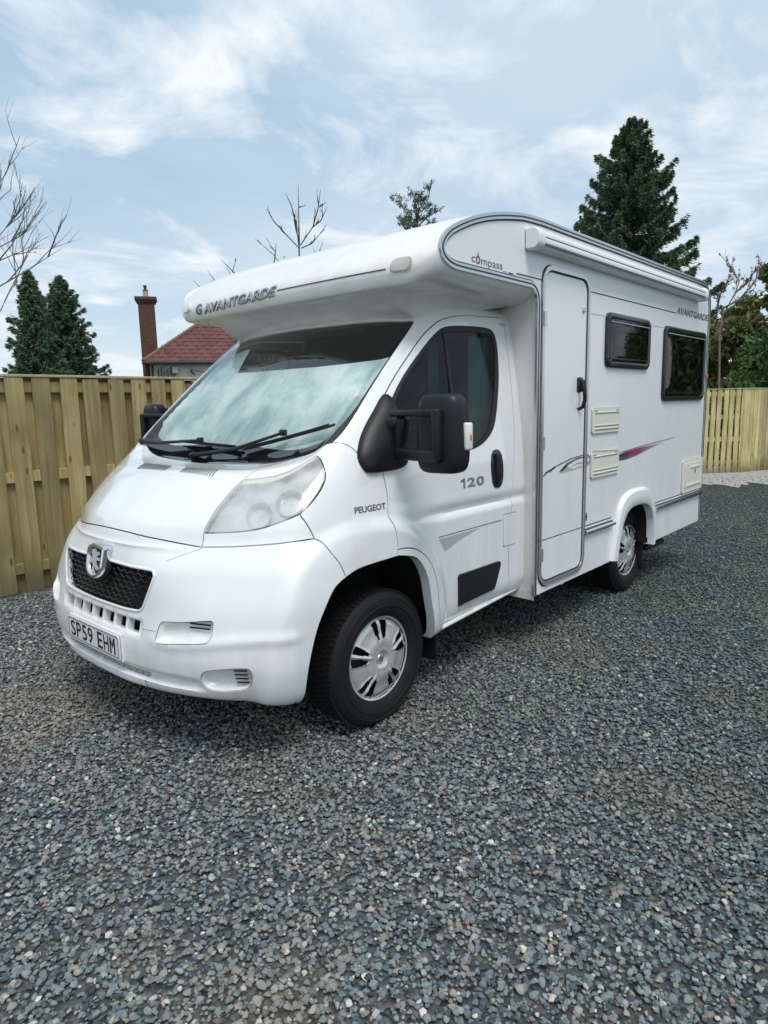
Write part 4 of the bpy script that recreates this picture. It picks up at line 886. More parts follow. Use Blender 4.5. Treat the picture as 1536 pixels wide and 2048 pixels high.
# ---- mirrors
def mirror(sg):
    def X(p): return (p[0],p[1]*sg*-1,p[2])
    s=1 # build for the near side (negative y), mirrored when sg>0
    m=MB(); # sail
    outl=cr([(-.070,1.258),(-.084,1.31),(-.052,1.38),(.005,1.452),(.085,1.53),(.165,1.60),(.19,1.59),(.20,1.48),(.21,1.36),(.20,1.27),(.15,1.247),(.03,1.240),(-.05,1.243)],.02,True)
    c=np.mean(outl,0); rows=[]
    for s_,d_ in ((1.0,-.01),(1.0,.010),(.96,.020),(.86,.028),(.6,.036),(.02,.040)):
        q=[c+(np.array(p)-c)*s_ for p in outl]; rows.append([tuple(on_side(a,b,0)+Vector((0,-d_,0))) for a,b in q])
    m.loft(rows,closed=True,flip=True)
    if sg>0: m.V=[(x,-y,z) for x,y,z in m.V]; m.F=[q[::-1] for q in m.F]
    base=m.obj('mirror_mount',m_black,van)
    m=MB()
    # arms: upper and lower bars plus outer strut
    def bar(p,q,w,h,b=.010):
        P,Q=Vector(p),Vector(q); d=(Q-P); L_=d.length; k=MB().box(0,L_,-w/2,w/2,-h/2,h/2,b); R=d.to_track_quat('X','Z').to_matrix(); m.add([tuple(P+R@Vector(v)) for v in k.V],k.F)
    bar((.10,-1.00,1.508),(.055,-1.315,1.512),.05,.030); bar((.12,-1.00,1.322),(.06,-1.315,1.320),.055,.055,.016); bar((.055,-1.298,1.298),(.055,-1.298,1.527),.040,.045,.012)
    bar((.13,-1.0,1.30),(.13,-1.05,1.50),.06,.06,.02)
    if sg>0: m.V=[(x,-y-.09,z) for x,y,z in m.V]; m.F=[q[::-1] for q in m.F]
    m.obj('mirror_arm',m_black,base)
    # head: rounded housing
    cx,cy,cz=.128,-1.275,1.416; hx,hy,hz=.062,.112,.176; rows=[]
    for i in range(15):
        t=-math.pi/2+math.pi*i/14; zz=math.copysign(abs(math.sin(t))**.45,math.sin(t)); rad=abs(math.cos(t))**.35 if i not in (0,14) else .02
        row=[]
        for k in range(36):
            a=2*math.pi*k/36; ca,sa=math.cos(a),math.sin(a); ex=.55
            dx=math.copysign(abs(ca)**ex,ca)*hx*rad; dy=math.copysign(abs(sa)**ex,sa)*hy*rad
            taper=1-.06*zz
            row.append((cx+(dx if dx>0 else dx*1.0)+.25*dy*0+ (dy)*-.12,cy+dy*taper,cz+zz*hz))
        rows.append(row)
    h=MB().loft(rows,closed=True); V=h.V
    if sg>0: h.V=[(x,-y-.09,z) for x,y,z in h.V]; h.F=[q[::-1] for q in h.F]
    hd_=h.obj('mirror_housing',m_black,van,label='black plastic wing mirror head')
    g=MB().box(.186,.190,-1.355,-1.20,1.27,1.56,.001); l=MB().box(.070,.118,-1.408,-1.375,1.345,1.465,.010)
    l.V=[(x+.06,y+.004,z+.0) for x,y,z in l.V]
    am=MB().box(.150,.162,-1.406,-1.401,1.388,1.412,.001)
    for q in (g,l,am):
        if sg>0: q.V=[(x,-y-.09,z) for x,y,z in q.V]; q.F=[f_[::-1] for f_ in q.F]
    g.obj('mirror_glass',m_mirror,hd_); lo_=l.obj('indicator_lens',m_lens,hd_); am.obj('indicator_bulb',m_orange,hd_)
mirror(-1); mirror(1)
# ---- wheels
def wheel(x,y,sg,steer=0):
    root=None
    # tyre section (radial r, lateral t: + outward)
    sec=[(.205,.085),(.222,.100),(.245,.108),(.275,.112),(.300,.108),(.318,.098),(.327,.086),(.333,.070),(.335,.03),(.335,-.03),(.333,-.07),(.325,-.09),(.29,-.108),(.22,-.10),(.205,-.085)]
    def lathe(sec,n=72,f=None):
        rows=[]
        for r_,t in sec: rows.append([(r_*math.cos(2*math.pi*k/n)*(1 if not f else 1),-t,r_*math.sin(2*math.pi*k/n)) for k in range(n)])
        return MB().loft(rows,closed=True,flip=True)
    def xf(m):
        c,s=math.cos(steer),math.sin(steer); V=[]
        for a,b,z in m.V:
            a2,b2=a*c-b*s,a*s+b*c
            if sg>0: b2=-b2
            V.append((x+a2,y*sg+b2,z+.335))
        m.V=V
        if sg>0: m.F=[q[::-1] for q in m.F]
        return m
    t=xf(lathe(sec)).obj('tyre',m_tyre,van)
    tr=MB() # tread blocks
    for k in range(80):
        a=2*math.pi*k/80
        for lt in (-.072,-.036,0,.036,.072):
            aa=a+(.5 if lt in(-.036,.036) else 0)*2*math.pi/80; w=.0095
            V=[]
            for dr in (.330,.3385):
                for dl in (-.0145,.0145):
                    for da in (-w,w): V.append((dr*math.cos(aa+da/.335),-(lt+dl),dr*math.sin(aa+da/.335)))
            tr.add(V,[(0,2,3,1),(4,5,7,6),(0,1,5,4),(2,6,7,3),(0,4,6,2),(1,3,7,5)])
    xf(tr); tr.obj('tyre_tread',m_tyre,t,False)
    for rr_ in (.262,.298): xf(lathe([(rr_-.003,.1115 if rr_<.28 else .1085),(rr_,.1145 if rr_<.28 else .1115),(rr_+.003,.1115 if rr_<.28 else .1075)])).obj('sidewall_ring',m_tyre,t)
    # dark steel rim behind
    xf(lathe([(.205,.080),(.195,.05),(.13,.045),(.06,.05),(.01,.05)],48)).obj('steel_rim',m_dark,t)
    # wheel cover: polar grid, five pairs of slots
    NR,NA=22,200; R=np.linspace(.022,.206,NR); V=[];F=[]
    def prof(r_): return .088+.020*math.exp(-((r_-.075)/.05)**2)-.018*sst(r_,.165,.206)*1.0
    for i,r_ in enumerate(R):
        for k in range(NA):
            a=2*math.pi*k/NA; ph=((a/(2*math.pi)*5+.25)%1-.5)/5*2*math.pi   # angle from nearest pair centre
            t_=float(prof(r_)); w=r_*ph
            rib=math.exp(-(w/.007)**2)*float(sst(r_,.07,.10)); t_+=.010*rib
            side=math.exp(-((abs(ph)-.26)/.05)**2)*float(sst(r_,.085,.11)); t_+=.006*side
            if r_<.055: t_+=-.006+ .010*float(sst(r_,.03,.05))
            if r_>.199: t_+=.006
            V.append((r_*math.cos(a),-t_,r_*math.sin(a)))
    for i in range(NR-1):
        for k in range(NA):
            rm=(R[i]+R[i+1])/2; a=2*math.pi*(k+.5)/NA; ph=((a/(2*math.pi)*5+.25)%1-.5)/5*2*math.pi; w=abs(rm*ph)
            if .104<rm<.190 and .010<w<.010+.040*(max(rm-.095,0)/.09)**.7+.004: continue
            F.append((i*NA+k,i*NA+(k+1)%NA,(i+1)*NA+(k+1)%NA,(i+1)*NA+k))
    m=MB().add(V,[q[::-1] for q in F]); 
    m.V=m.V; xf(m); hc=m.obj('wheel_cover',m_hub,t,sharp=30)
    cap=lathe([(.001,.099),(.018,.099),(.024,.094),(.026,.088)],32); xf(cap).obj('centre_cap',m_alu,hc)
    em=lathe([(.001,.1005),(.012,.1005),(.013,.0995)],24); xf(em).obj('centre_emblem',m_grey,hc)
    for k in range(5):
        a=2*math.pi*(k+.5+.25*0)/5+.3; bo=MB().tube([(.049*math.cos(a),-.092,.049*math.sin(a)),(.049*math.cos(a),-.106,.049*math.sin(a))],.008,8); xf(bo).obj('wheel_nut_cover',m_hub,hc)
    xf(lathe([(.199,.086),(.206,.090),(.210,.084)],64)).obj('rim_flange',m_hub,t)
wheel(0,.888,-1,.0); wheel(3.0,.888,-1); wheel(0,.888,1); wheel(3.0,.888,1)
# underbody
ub=MB(); ub.box(-.75,1.25,-.60,.60,.26,.40); ub.box(1.33,4.35,-.60,.60,.40,.44); ub.box(1.33,2.40,-1.05,1.05,.40,.43); ub.box(3.24,4.35,-1.05,1.05,.40,.43); ub.box(1.33,4.3,-.45,-.35,.27,.40); ub.box(1.2,4.3,.35,.45,.27,.40); ub.box(2.95,3.05,-.78,.78,.28,.36,.03); ub.box(-.06,.06,-.78,.78,.2,.3,.03); ub.box(.45,1.2,-.93,-.62,.38,.46)
ub.box(3.5,4.1,-.55,.55,.28,.40,.03); ub.obj('chassis',m_dark,van)
MB().box(.415,.43,-1.0,-.76,.20,.52).obj('mud_flap',m_black,van); MB().box(3.19,3.20,-1.03,-.76,.14,.42).obj('mud_flap',m_black,van)
MB().tube([(1.5,-1.02,.40),(1.5,-1.02,.345),(2.25,-1.02,.345),(2.25,-1.02,.40)],.010,6).obj('step_frame',m_black,van)
MB().box(3.45,3.55,-.86,-.80,.12,.40,.01).obj('corner_steady',m_black,van); ft=MB(); ft.box(3.38,3.80,-1.0,-.94,.262,.30,.01); ft.obj('corner_steady',m_black,van)
for xx in (1.36,1.66): MB().tube([(xx,-1.075,.375),(xx,-1.09,.36)],.010,8).obj('underfloor_plug',m_lens,van)
# ------------------------------------------------------------------ ground
def gravel_nodes(m,fine=False):
    pass
def gravel_mat(name,inst):
    m=D.materials.new(name); m.use_nodes=True; nt=m.node_tree; N=nt.nodes; L=nt.links; p=N['Principled BSDF']; p.inputs['Roughness'].default_value=.72; p.inputs['Specular IOR Level'].default_value=.35
    g=N.new('ShaderNodeNewGeometry')
    big=N.new('ShaderNodeTexNoise'); big.inputs['Scale'].default_value=.9; big.inputs['Detail'].default_value=5; big.inputs['Roughness'].default_value=.6; L.new(g.outputs['Position'],big.inputs['Vector'])
    if inst:
        oi=N.new('ShaderNodeObjectInfo'); rv_=oi.outputs['Random']
    else:
        vo=N.new('ShaderNodeTexVoronoi'); vo.inputs['Scale'].default_value=52; L.new(g.outputs['Position'],vo.inputs['Vector'])
        s=N.new('ShaderNodeSeparateColor'); L.new(vo.outputs['Color'],s.inputs[0]); rv_=s.outputs[0]
        b=N.new('ShaderNodeBump'); b.inputs['Distance'].default_value=.012; b.invert=True; L.new(vo.outputs['Distance'],b.inputs['Height']); L.new(b.outputs[0],p.inputs['Normal'])
    r_=N.new('ShaderNodeValToRGB'); e=r_.color_ramp.elements; e[0].position=0; e[0].color=(.035,.048,.056,1); e[1].position=1; e[1].color=(.60,.58,.52,1)
    for pos,c in ((.18,(.085,.112,.124)),(.36,(.215,.232,.228)),(.48,(.14,.16,.185)),(.64,(.115,.168,.172)),(.82,(.30,.305,.285)),(.90,(.19,.145,.12)),(.96,(.33,.32,.28))): el=e.new(pos); el.color=(*c,1)
    r_.color_ramp.interpolation='LINEAR'; L.new(rv_,r_.inputs[0])
    mr=N.new('ShaderNodeMapRange'); mr.inputs[1].default_value=.50; mr.inputs[2].default_value=.66; mr.inputs[3].default_value=0; mr.inputs[4].default_value=.55; L.new(big.outputs[0],mr.inputs[0])
    mx=N.new('ShaderNodeMixRGB'); L.new(mr.outputs[0],mx.inputs[0]); L.new(r_.outputs[0],mx.inputs[1]); mx.inputs[2].default_value=(.29,.24,.17,1)
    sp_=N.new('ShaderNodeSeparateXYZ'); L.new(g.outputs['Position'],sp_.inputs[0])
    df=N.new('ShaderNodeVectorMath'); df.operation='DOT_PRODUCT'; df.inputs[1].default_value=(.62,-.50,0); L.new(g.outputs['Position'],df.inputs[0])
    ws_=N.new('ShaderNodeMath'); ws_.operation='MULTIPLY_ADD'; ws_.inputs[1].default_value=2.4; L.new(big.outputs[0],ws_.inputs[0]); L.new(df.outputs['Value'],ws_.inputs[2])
    wr=N.new('ShaderNodeMapRange'); wr.inputs[1].default_value=1.6; wr.inputs[2].default_value=3.6; wr.inputs[3].default_value=1.0; wr.inputs[4].default_value=.50; L.new(ws_.outputs[0],wr.inputs[0])  # soft shade right of the van painted into the gravel colour
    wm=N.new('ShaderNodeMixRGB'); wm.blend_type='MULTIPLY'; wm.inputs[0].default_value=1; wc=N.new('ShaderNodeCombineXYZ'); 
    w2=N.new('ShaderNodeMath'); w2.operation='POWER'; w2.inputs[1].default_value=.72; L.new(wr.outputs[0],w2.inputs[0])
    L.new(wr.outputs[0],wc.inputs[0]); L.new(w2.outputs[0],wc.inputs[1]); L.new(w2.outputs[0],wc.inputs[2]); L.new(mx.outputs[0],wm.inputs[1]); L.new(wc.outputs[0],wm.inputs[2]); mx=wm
    if inst:
        nn=N.new('ShaderNodeTexNoise'); nn.inputs['Scale'].default_value=160; L.new(g.outputs['Position'],nn.inputs['Vector'])
        m3=N.new('ShaderNodeMapRange'); m3.inputs[3].default_value=.72; m3.inputs[4].default_value=1.28; L.new(nn.outputs[0],m3.inputs[0]); sc=N.new('ShaderNodeVectorMath'); sc.operation='SCALE'; L.new(mx.outputs[0],sc.inputs[0]); L.new(m3.outputs[0],sc.inputs['Scale']); L.new(sc.outputs[0],p.inputs['Base Color'])
    else:
        sc=N.new('ShaderNodeVectorMath'); sc.operation='SCALE'; L.new(mx.outputs[0],sc.inputs[0]); sc.inputs['Scale'].default_value=.42; L.new(sc.outputs[0],p.inputs['Base Color'])  # bed darkened: shadows between the stones put into its colour
    return m
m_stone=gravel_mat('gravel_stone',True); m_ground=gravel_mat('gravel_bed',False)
def gheight(x,y):
    return .010*math.sin(x*1.3+y*.7)+.008*math.sin(x*.6-y*1.7+1)-.010*0
def ground():
    V=[];F=[]; xs=np.r_[np.linspace(-300,-8,8),np.linspace(-6,18,97),np.linspace(20,400,10)]; ys=np.r_[np.linspace(-300,-10,8),np.linspace(-8,6,57),np.linspace(8,400,10)]
    for y in ys:
        for x in xs:
            V.append((x,y,(gheight(x,y)-.004) if abs(x)<19 and abs(y)<9 else -.02))
    n=len(xs); F=[(j*n+i,j*n+i+1,(j+1)*n+i+1,(j+1)*n+i) for j in range(len(ys)-1) for i in range(n-1)]
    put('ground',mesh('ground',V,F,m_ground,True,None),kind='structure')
ground()
# stone shapes
stc=D.collections.new('stone_shapes')
for k in range(6):
    bm=bmesh.new(); bmesh.ops.create_icosphere(bm,subdivisions=2 if k<3 else 1,radius=1)
    sx,sy,sz=1.0,random.uniform(.62,.85),random.uniform(.42,.62); sd=k*13.7
    cuts=[(Vector((random.gauss(0,1),random.gauss(0,1),random.gauss(0,1))).normalized(),random.uniform(.55,.8)) for _ in range(7)]
    for v in bm.verts:
        c=v.co.copy()
        for n_,d_ in cuts:
            q=c.dot(n_)-d_
            if q>0: c-=n_*q*.85
        c*=1+.16*mnoise.noise(c*1.7+Vector((sd,0,0))); v.co=Vector((c.x*sx,c.y*sy,c.z*sz))
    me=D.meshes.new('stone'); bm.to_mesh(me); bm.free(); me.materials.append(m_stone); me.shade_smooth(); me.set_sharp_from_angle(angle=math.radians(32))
    so_=D.objects.new('stone',me); stc.objects.link(so_)
def scatter(name,V,F,dens,smin,smax,seed):
    me=D.meshes.new(name); me.from_pydata(V,[],F); a=me.attributes.new('dens','FLOAT','POINT'); a.data.foreach_set('value',dens)
    o=put(name,me,kind='stuff')
    ng=D.node_groups.new('gravel_scatter','GeometryNodeTree'); ng.interface.new_socket('Geometry',in_out='INPUT',socket_type='NodeSocketGeometry'); ng.interface.new_socket('Geometry',in_out='OUTPUT',socket_type='NodeSocketGeometry')
    N=ng.nodes; L=ng.links; gi=N.new('NodeGroupInput'); go=N.new('NodeGroupOutput')
    dp_=N.new('GeometryNodeDistributePointsOnFaces'); dp_.distribute_method='RANDOM'; dp_.inputs['Seed'].default_value=seed
    na=N.new('GeometryNodeInputNamedAttribute'); na.data_type='FLOAT'; na.inputs['Name'].default_value='dens'; L.new(na.outputs[0],dp_.inputs['Density']); L.new(gi.outputs[0],dp_.inputs['Mesh'])
    ci=N.new('GeometryNodeCollectionInfo'); ci.inputs['Collection'].default_value=stc; ci.inputs['Separate Children'].default_value=True; ci.inputs['Reset Children'].default_value=True
    ip=N.new('GeometryNodeInstanceOnPoints'); L.new(dp_.outputs['Points'],ip.inputs['Points']); L.new(ci.outputs[0],ip.inputs['Instance']); ip.inputs['Pick Instance'].default_value=True
    rr=N.new('FunctionNodeRandomValue'); rr.data_type='FLOAT_VECTOR'; rr.inputs[0].default_value=(-.45,-.45,0); rr.inputs[1].default_value=(.45,.45,6.283)
    L.new(rr.outputs[0],ip.inputs['Rotation'])
    rs=N.new('FunctionNodeRandomValue'); rs.data_type='FLOAT'; rs.inputs[2].default_value=0; rs.inputs[3].default_value=1; rs.inputs['Seed'].default_value=5
    pw=N.new('ShaderNodeMath'); pw.operation='POWER'; pw.inputs[1].default_value=2.2; L.new(rs.outputs[1],pw.inputs[0])
    mr=N.new('ShaderNodeMapRange'); mr.inputs[3].default_value=smin; mr.inputs[4].default_value=smax; L.new(pw.outputs[0],mr.inputs[0]); L.new(mr.outputs[0],ip.inputs['Scale'])
    # lift stones at random so that the bed is loose
    rz_=N.new('FunctionNodeRandomValue'); rz_.data_type='FLOAT'; rz_.inputs[2].default_value=-.002; rz_.inputs[3].default_value=.007; rz_.inputs['Seed'].default_value=9
    cx=N.new('ShaderNodeCombineXYZ'); L.new(rz_.outputs[1],cx.inputs[2]); sp=N.new('GeometryNodeSetPosition'); L.new(dp_.outputs['Points'],sp.inputs['Geometry']); L.new(cx.outputs[0],sp.inputs['Offset']); L.new(sp.outputs[0],ip.inputs['Points'])
    L.new(ip.outputs[0],go.inputs[0]); md=o.modifiers.new('scatter','NODES'); md.node_group=ng; return o
V=[];F=[];dn=[]; st=.35; xs=np.arange(-6.0,14.0,st); ys=np.arange(-7.6,3.0,st)
for y in ys:
    for x in xs:
        d=math.hypot(x-CAMP.x,y-CAMP.y); V.append((x,y,gheight(x,y)+.002)); dn.append((5000 if d<4.5 else 5000*max(.36,1-(d-4.5)/8))*(1 if x<9.6 else .15))
n=len(xs); vis=[]
for j in range(len(ys)-1):
    for i in range(n-1):
        c=Vector((xs[i]+st/2,ys[j]+st/2,0)); rel=c-CAMP; dep=rel.dot(f); 
        if dep<-1.0: continue
        px=rel.dot(r2)/dep*foc; py=-rel.dot(u2)/dep*foc
        if dep<.5 or (abs(px)<768+1500): F.append((j*n+i,j*n+i+1,(j+1)*n+i+1,(j+1)*n+i))
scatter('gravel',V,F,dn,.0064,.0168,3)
# a few larger individual stones
for k,(x,y,s,lab,mt) in enumerate([(-.05,-2.52,.022,'dark flat stone, largest on the gravel near the bottom',(.07,.07,.075)),(-.55,-1.86,.016,'pale orange stone lying on the grey gravel',(.42,.24,.15)),(.75,-2.72,.020,'pale buff stone near the right of the gravel foreground',(.40,.36,.30))]):
    me=stc.objects[k].data.copy(); me.materials.clear(); me.materials.append(mat('stone_colour',mt,.7,var=.2,vscale=60)); o=put('large_stone',me,None,(x,y,gheight(x,y)+s*.45),label=lab,cat='stone'); o.scale=(s,s,s)
# ------------------------------------------------------------------ fences
def woodmat(name,c1,c2,sat=1):
    m=D.materials.new(name); m.use_nodes=True; nt=m.node_tree; N=nt.nodes; L=nt.links; p=N['Principled BSDF']; p.inputs['Roughness'].default_value=.78
    tc=N.new('ShaderNodeTexCoord'); oi=N.new('ShaderNodeObjectInfo'); ad=N.new('ShaderNodeVectorMath'); ad.operation='ADD'; sc=N.new('ShaderNodeVectorMath'); sc.operation='SCALE'; sc.inputs[0].default_value=(7.3,3.1,19); L.new(oi.outputs['Random'],sc.inputs['Scale'])
    L.new(tc.outputs['Object'],ad.inputs[0]); L.new(sc.outputs[0],ad.inputs[1])
    mp=N.new('ShaderNodeMapping'); mp.inputs['Scale'].default_value=(26,26,1.3); L.new(ad.outputs[0],mp.inputs[0])
    n=N.new('ShaderNodeTexNoise'); n.inputs['Scale'].default_value=1.0; n.inputs['Detail'].default_value=6; n.inputs['Distortion'].default_value=.6; L.new(mp.outputs[0],n.inputs['Vector'])
    r_=N.new('ShaderNodeValToRGB'); e=r_.color_ramp.elements; e[0].position=.32; e[0].color=(*c1,1); e[1].position=.68; e[1].color=(*c2,1); L.new(n.outputs[0],r_.inputs[0])
    # damp greenish stains
    n2=N.new('ShaderNodeTexNoise'); n2.inputs['Scale'].default_value=2.2; n2.inputs['Detail'].default_value=5; L.new(ad.outputs[0],n2.inputs['Vector'])
    m2=N.new('ShaderNodeMapRange'); m2.inputs[1].default_value=.45; m2.inputs[2].default_value=.72; m2.inputs[4].default_value=.7; L.new(n2.outputs[0],m2.inputs[0])
    mx=N.new('ShaderNodeMixRGB'); L.new(m2.outputs[0],mx.inputs[0]); L.new(r_.outputs[0],mx.inputs[1]); mx.inputs[2].default_value=(c1[0]*.62,c1[1]*.66,c1[2]*.5,1)
    # knots
    mk=N.new('ShaderNodeMapping'); mk.inputs['Scale'].default_value=(9,2,3.1); L.new(ad.outputs[0],mk.inputs[0])
    vo=N.new('ShaderNodeTexVoronoi'); vo.inputs['Scale'].default_value=1.0; L.new(mk.outputs[0],vo.inputs['Vector'])
    kr=N.new('ShaderNodeMapRange'); kr.inputs[1].default_value=.07; kr.inputs[2].default_value=.13; kr.inputs[3].default_value=.8; kr.inputs[4].default_value=0; L.new(vo.outputs['Distance'],kr.inputs[0])
    mk2=N.new('ShaderNodeMixRGB'); L.new(kr.outputs[0],mk2.inputs[0]); L.new(mx.outputs[0],mk2.inputs[1]); mk2.inputs[2].default_value=(.10,.055,.025,1)
    zs=N.new('ShaderNodeSeparateXYZ'); gg=N.new('ShaderNodeNewGeometry'); L.new(gg.outputs['Position'],zs.inputs[0])
    zz=N.new('ShaderNodeMath'); zz.operation='MULTIPLY_ADD'; zz.inputs[1].default_value=-.45; L.new(n2.outputs[0],zz.inputs[0]); L.new(zs.outputs[2],zz.inputs[2])
    zr=N.new('ShaderNodeMapRange'); zr.inputs[1].default_value=-.18; zr.inputs[2].default_value=.12; zr.inputs[3].default_value=.75; zr.inputs[4].default_value=0; L.new(zz.outputs[0],zr.inputs[0])
    ms_=N.new('ShaderNodeMixRGB'); L.new(zr.outputs[0],ms_.inputs[0]); L.new(mk2.outputs[0],ms_.inputs[1]); ms_.inputs[2].default_value=(.12,.11,.06,1); mk2=ms_
    ov=N.new('ShaderNodeMapRange'); ov.inputs[3].default_value=.68; ov.inputs[4].default_value=1.18; L.new(oi.outputs['Random'],ov.inputs[0]); s2=N.new('ShaderNodeVectorMath'); s2.operation='SCALE'; L.new(mk2.outputs[0],s2.inputs[0]); L.new(ov.outputs[0],s2.inputs['Scale']); L.new(s2.outputs[0],p.inputs['Base Color'])
    b=N.new('ShaderNodeBump'); b.inputs['Distance'].default_value=.0015; L.new(n.outputs[0],b.inputs['Height']); L.new(b.outputs[0],p.inputs['Normal']); return m
m_wl=woodmat('treated_timber',(.33,.25,.105),(.52,.415,.20)); m_wr=woodmat('new_treated_timber',(.42,.35,.15),(.66,.55,.28)); m_cap=woodmat('capping_timber',(.42,.35,.20),(.60,.52,.34))
def board_mesh(w,t,h,seed):
    rd=random.Random(seed); rows=[]
    for j in range(7):
        z=h*j/6; o=rd.uniform(-.004,.004); oy=rd.uniform(-.003,.003); c=.003
        rows.append([(-w/2+o,oy,z),(-w/2+c+o,-t/2+oy,z),(w/2-c+o,-t/2+oy,z),(w/2+o,oy,z),(w/2-c+o,t/2+oy,z),(-w/2+c+o,t/2+oy,z)])
    m=MB().loft(rows,closed=True); b=len(m.V)-6; m.F.append(tuple(range(b,b+6))); m.F.append(tuple(range(5,-1,-1))); return m
def fence(name,label,x0,x1,pitch,w,h,rails,mt,y_off,nearside,loc,rz,post_pitch=1.83,cap=True,gap_only=False,both=True,group=None):
    root=empty(name,loc,rz,label=label,cat='fence',group=group)
    ms=[]
    for k in range(5):
        m=board_mesh(w,.019,h-.03,k+int(pitch*1000)); ms.append(mesh('board',m.V,m.F,mt,True,40))
    n=int((x1-x0)/pitch)
    for i in range(n+1):
        x=x0+i*pitch
        o=D.objects.new('board',ms[rng.integers(5)]); COL.objects.link(o); o.parent=root; o.location=(x+rng.normal()*.003,-nearside*.032,rng.normal()*.004+.015); o.rotation_euler=(0,rng.normal()*.004,0)
        if both:
            o=D.objects.new('board',ms[rng.integers(5)]); COL.objects.link(o); o.parent=root; o.location=(x+pitch/2,nearside*.032,rng.normal()*.004+.015); o.rotation_euler=(0,rng.normal()*.004,0)
    for z in rails:
        m=MB(); L_=x1-x0; m.box(0,L_,-.021,.021,-.045,.045,.003); m.obj('rail',mt,root,False); root.children[-1].location=(x0,0,z)
    x=x0+.4
    while x<x1:
        m=MB().box(-.045,.045,-.0+.045*0-.018,.018+.0,0,h-.02,.0) if False else MB().box(-.045,.045,nearside*.045 if nearside>0 else -.125,.125 if nearside>0 else -.045,0,h-.02,.004)
        q=m.obj('post',mt,root,False); q.location=(x,0,0); x+=post_pitch
    if cap:
        m=MB().box(x0-.05,x1+.05,-.050,.050,h-.012,h+.010,.004); m.obj('capping',m_cap,root,False)
    return root
# left fence: hit and miss boards, parallel with the van
fence('garden_fence','weathered green-brown hit and miss fence running behind the van on the left',-3.0,10.0,.2205,.150,1.86,(.22,1.01,1.765),m_wl,0,1,(.018,3.03,0),0)
# far fence: two runs meeting at a corner post
cA=Vector((12.94,.66,0)); dA=Vector((-.70,.71,0)).normalized(); LA=3.6
fence('garden_fence','newer yellow gapped fence beyond the back of the van, left of the corner',0,LA,.128,.098,1.72,(.22,.70,1.15,1.62),m_wr,0,1,(cA+dA*LA),math.atan2(-dA.y,-dA.x),group=None,both=False)
dB=Vector((.915,-.403,0)); fence('garden_fence','close boarded yellow fence at the right edge, right of the corner',0,15,.102,.096,1.72,(.3,.9,1.5),m_wr,0,1,(cA.x,cA.y,0),math.atan2(dB.y,dB.x),both=False)
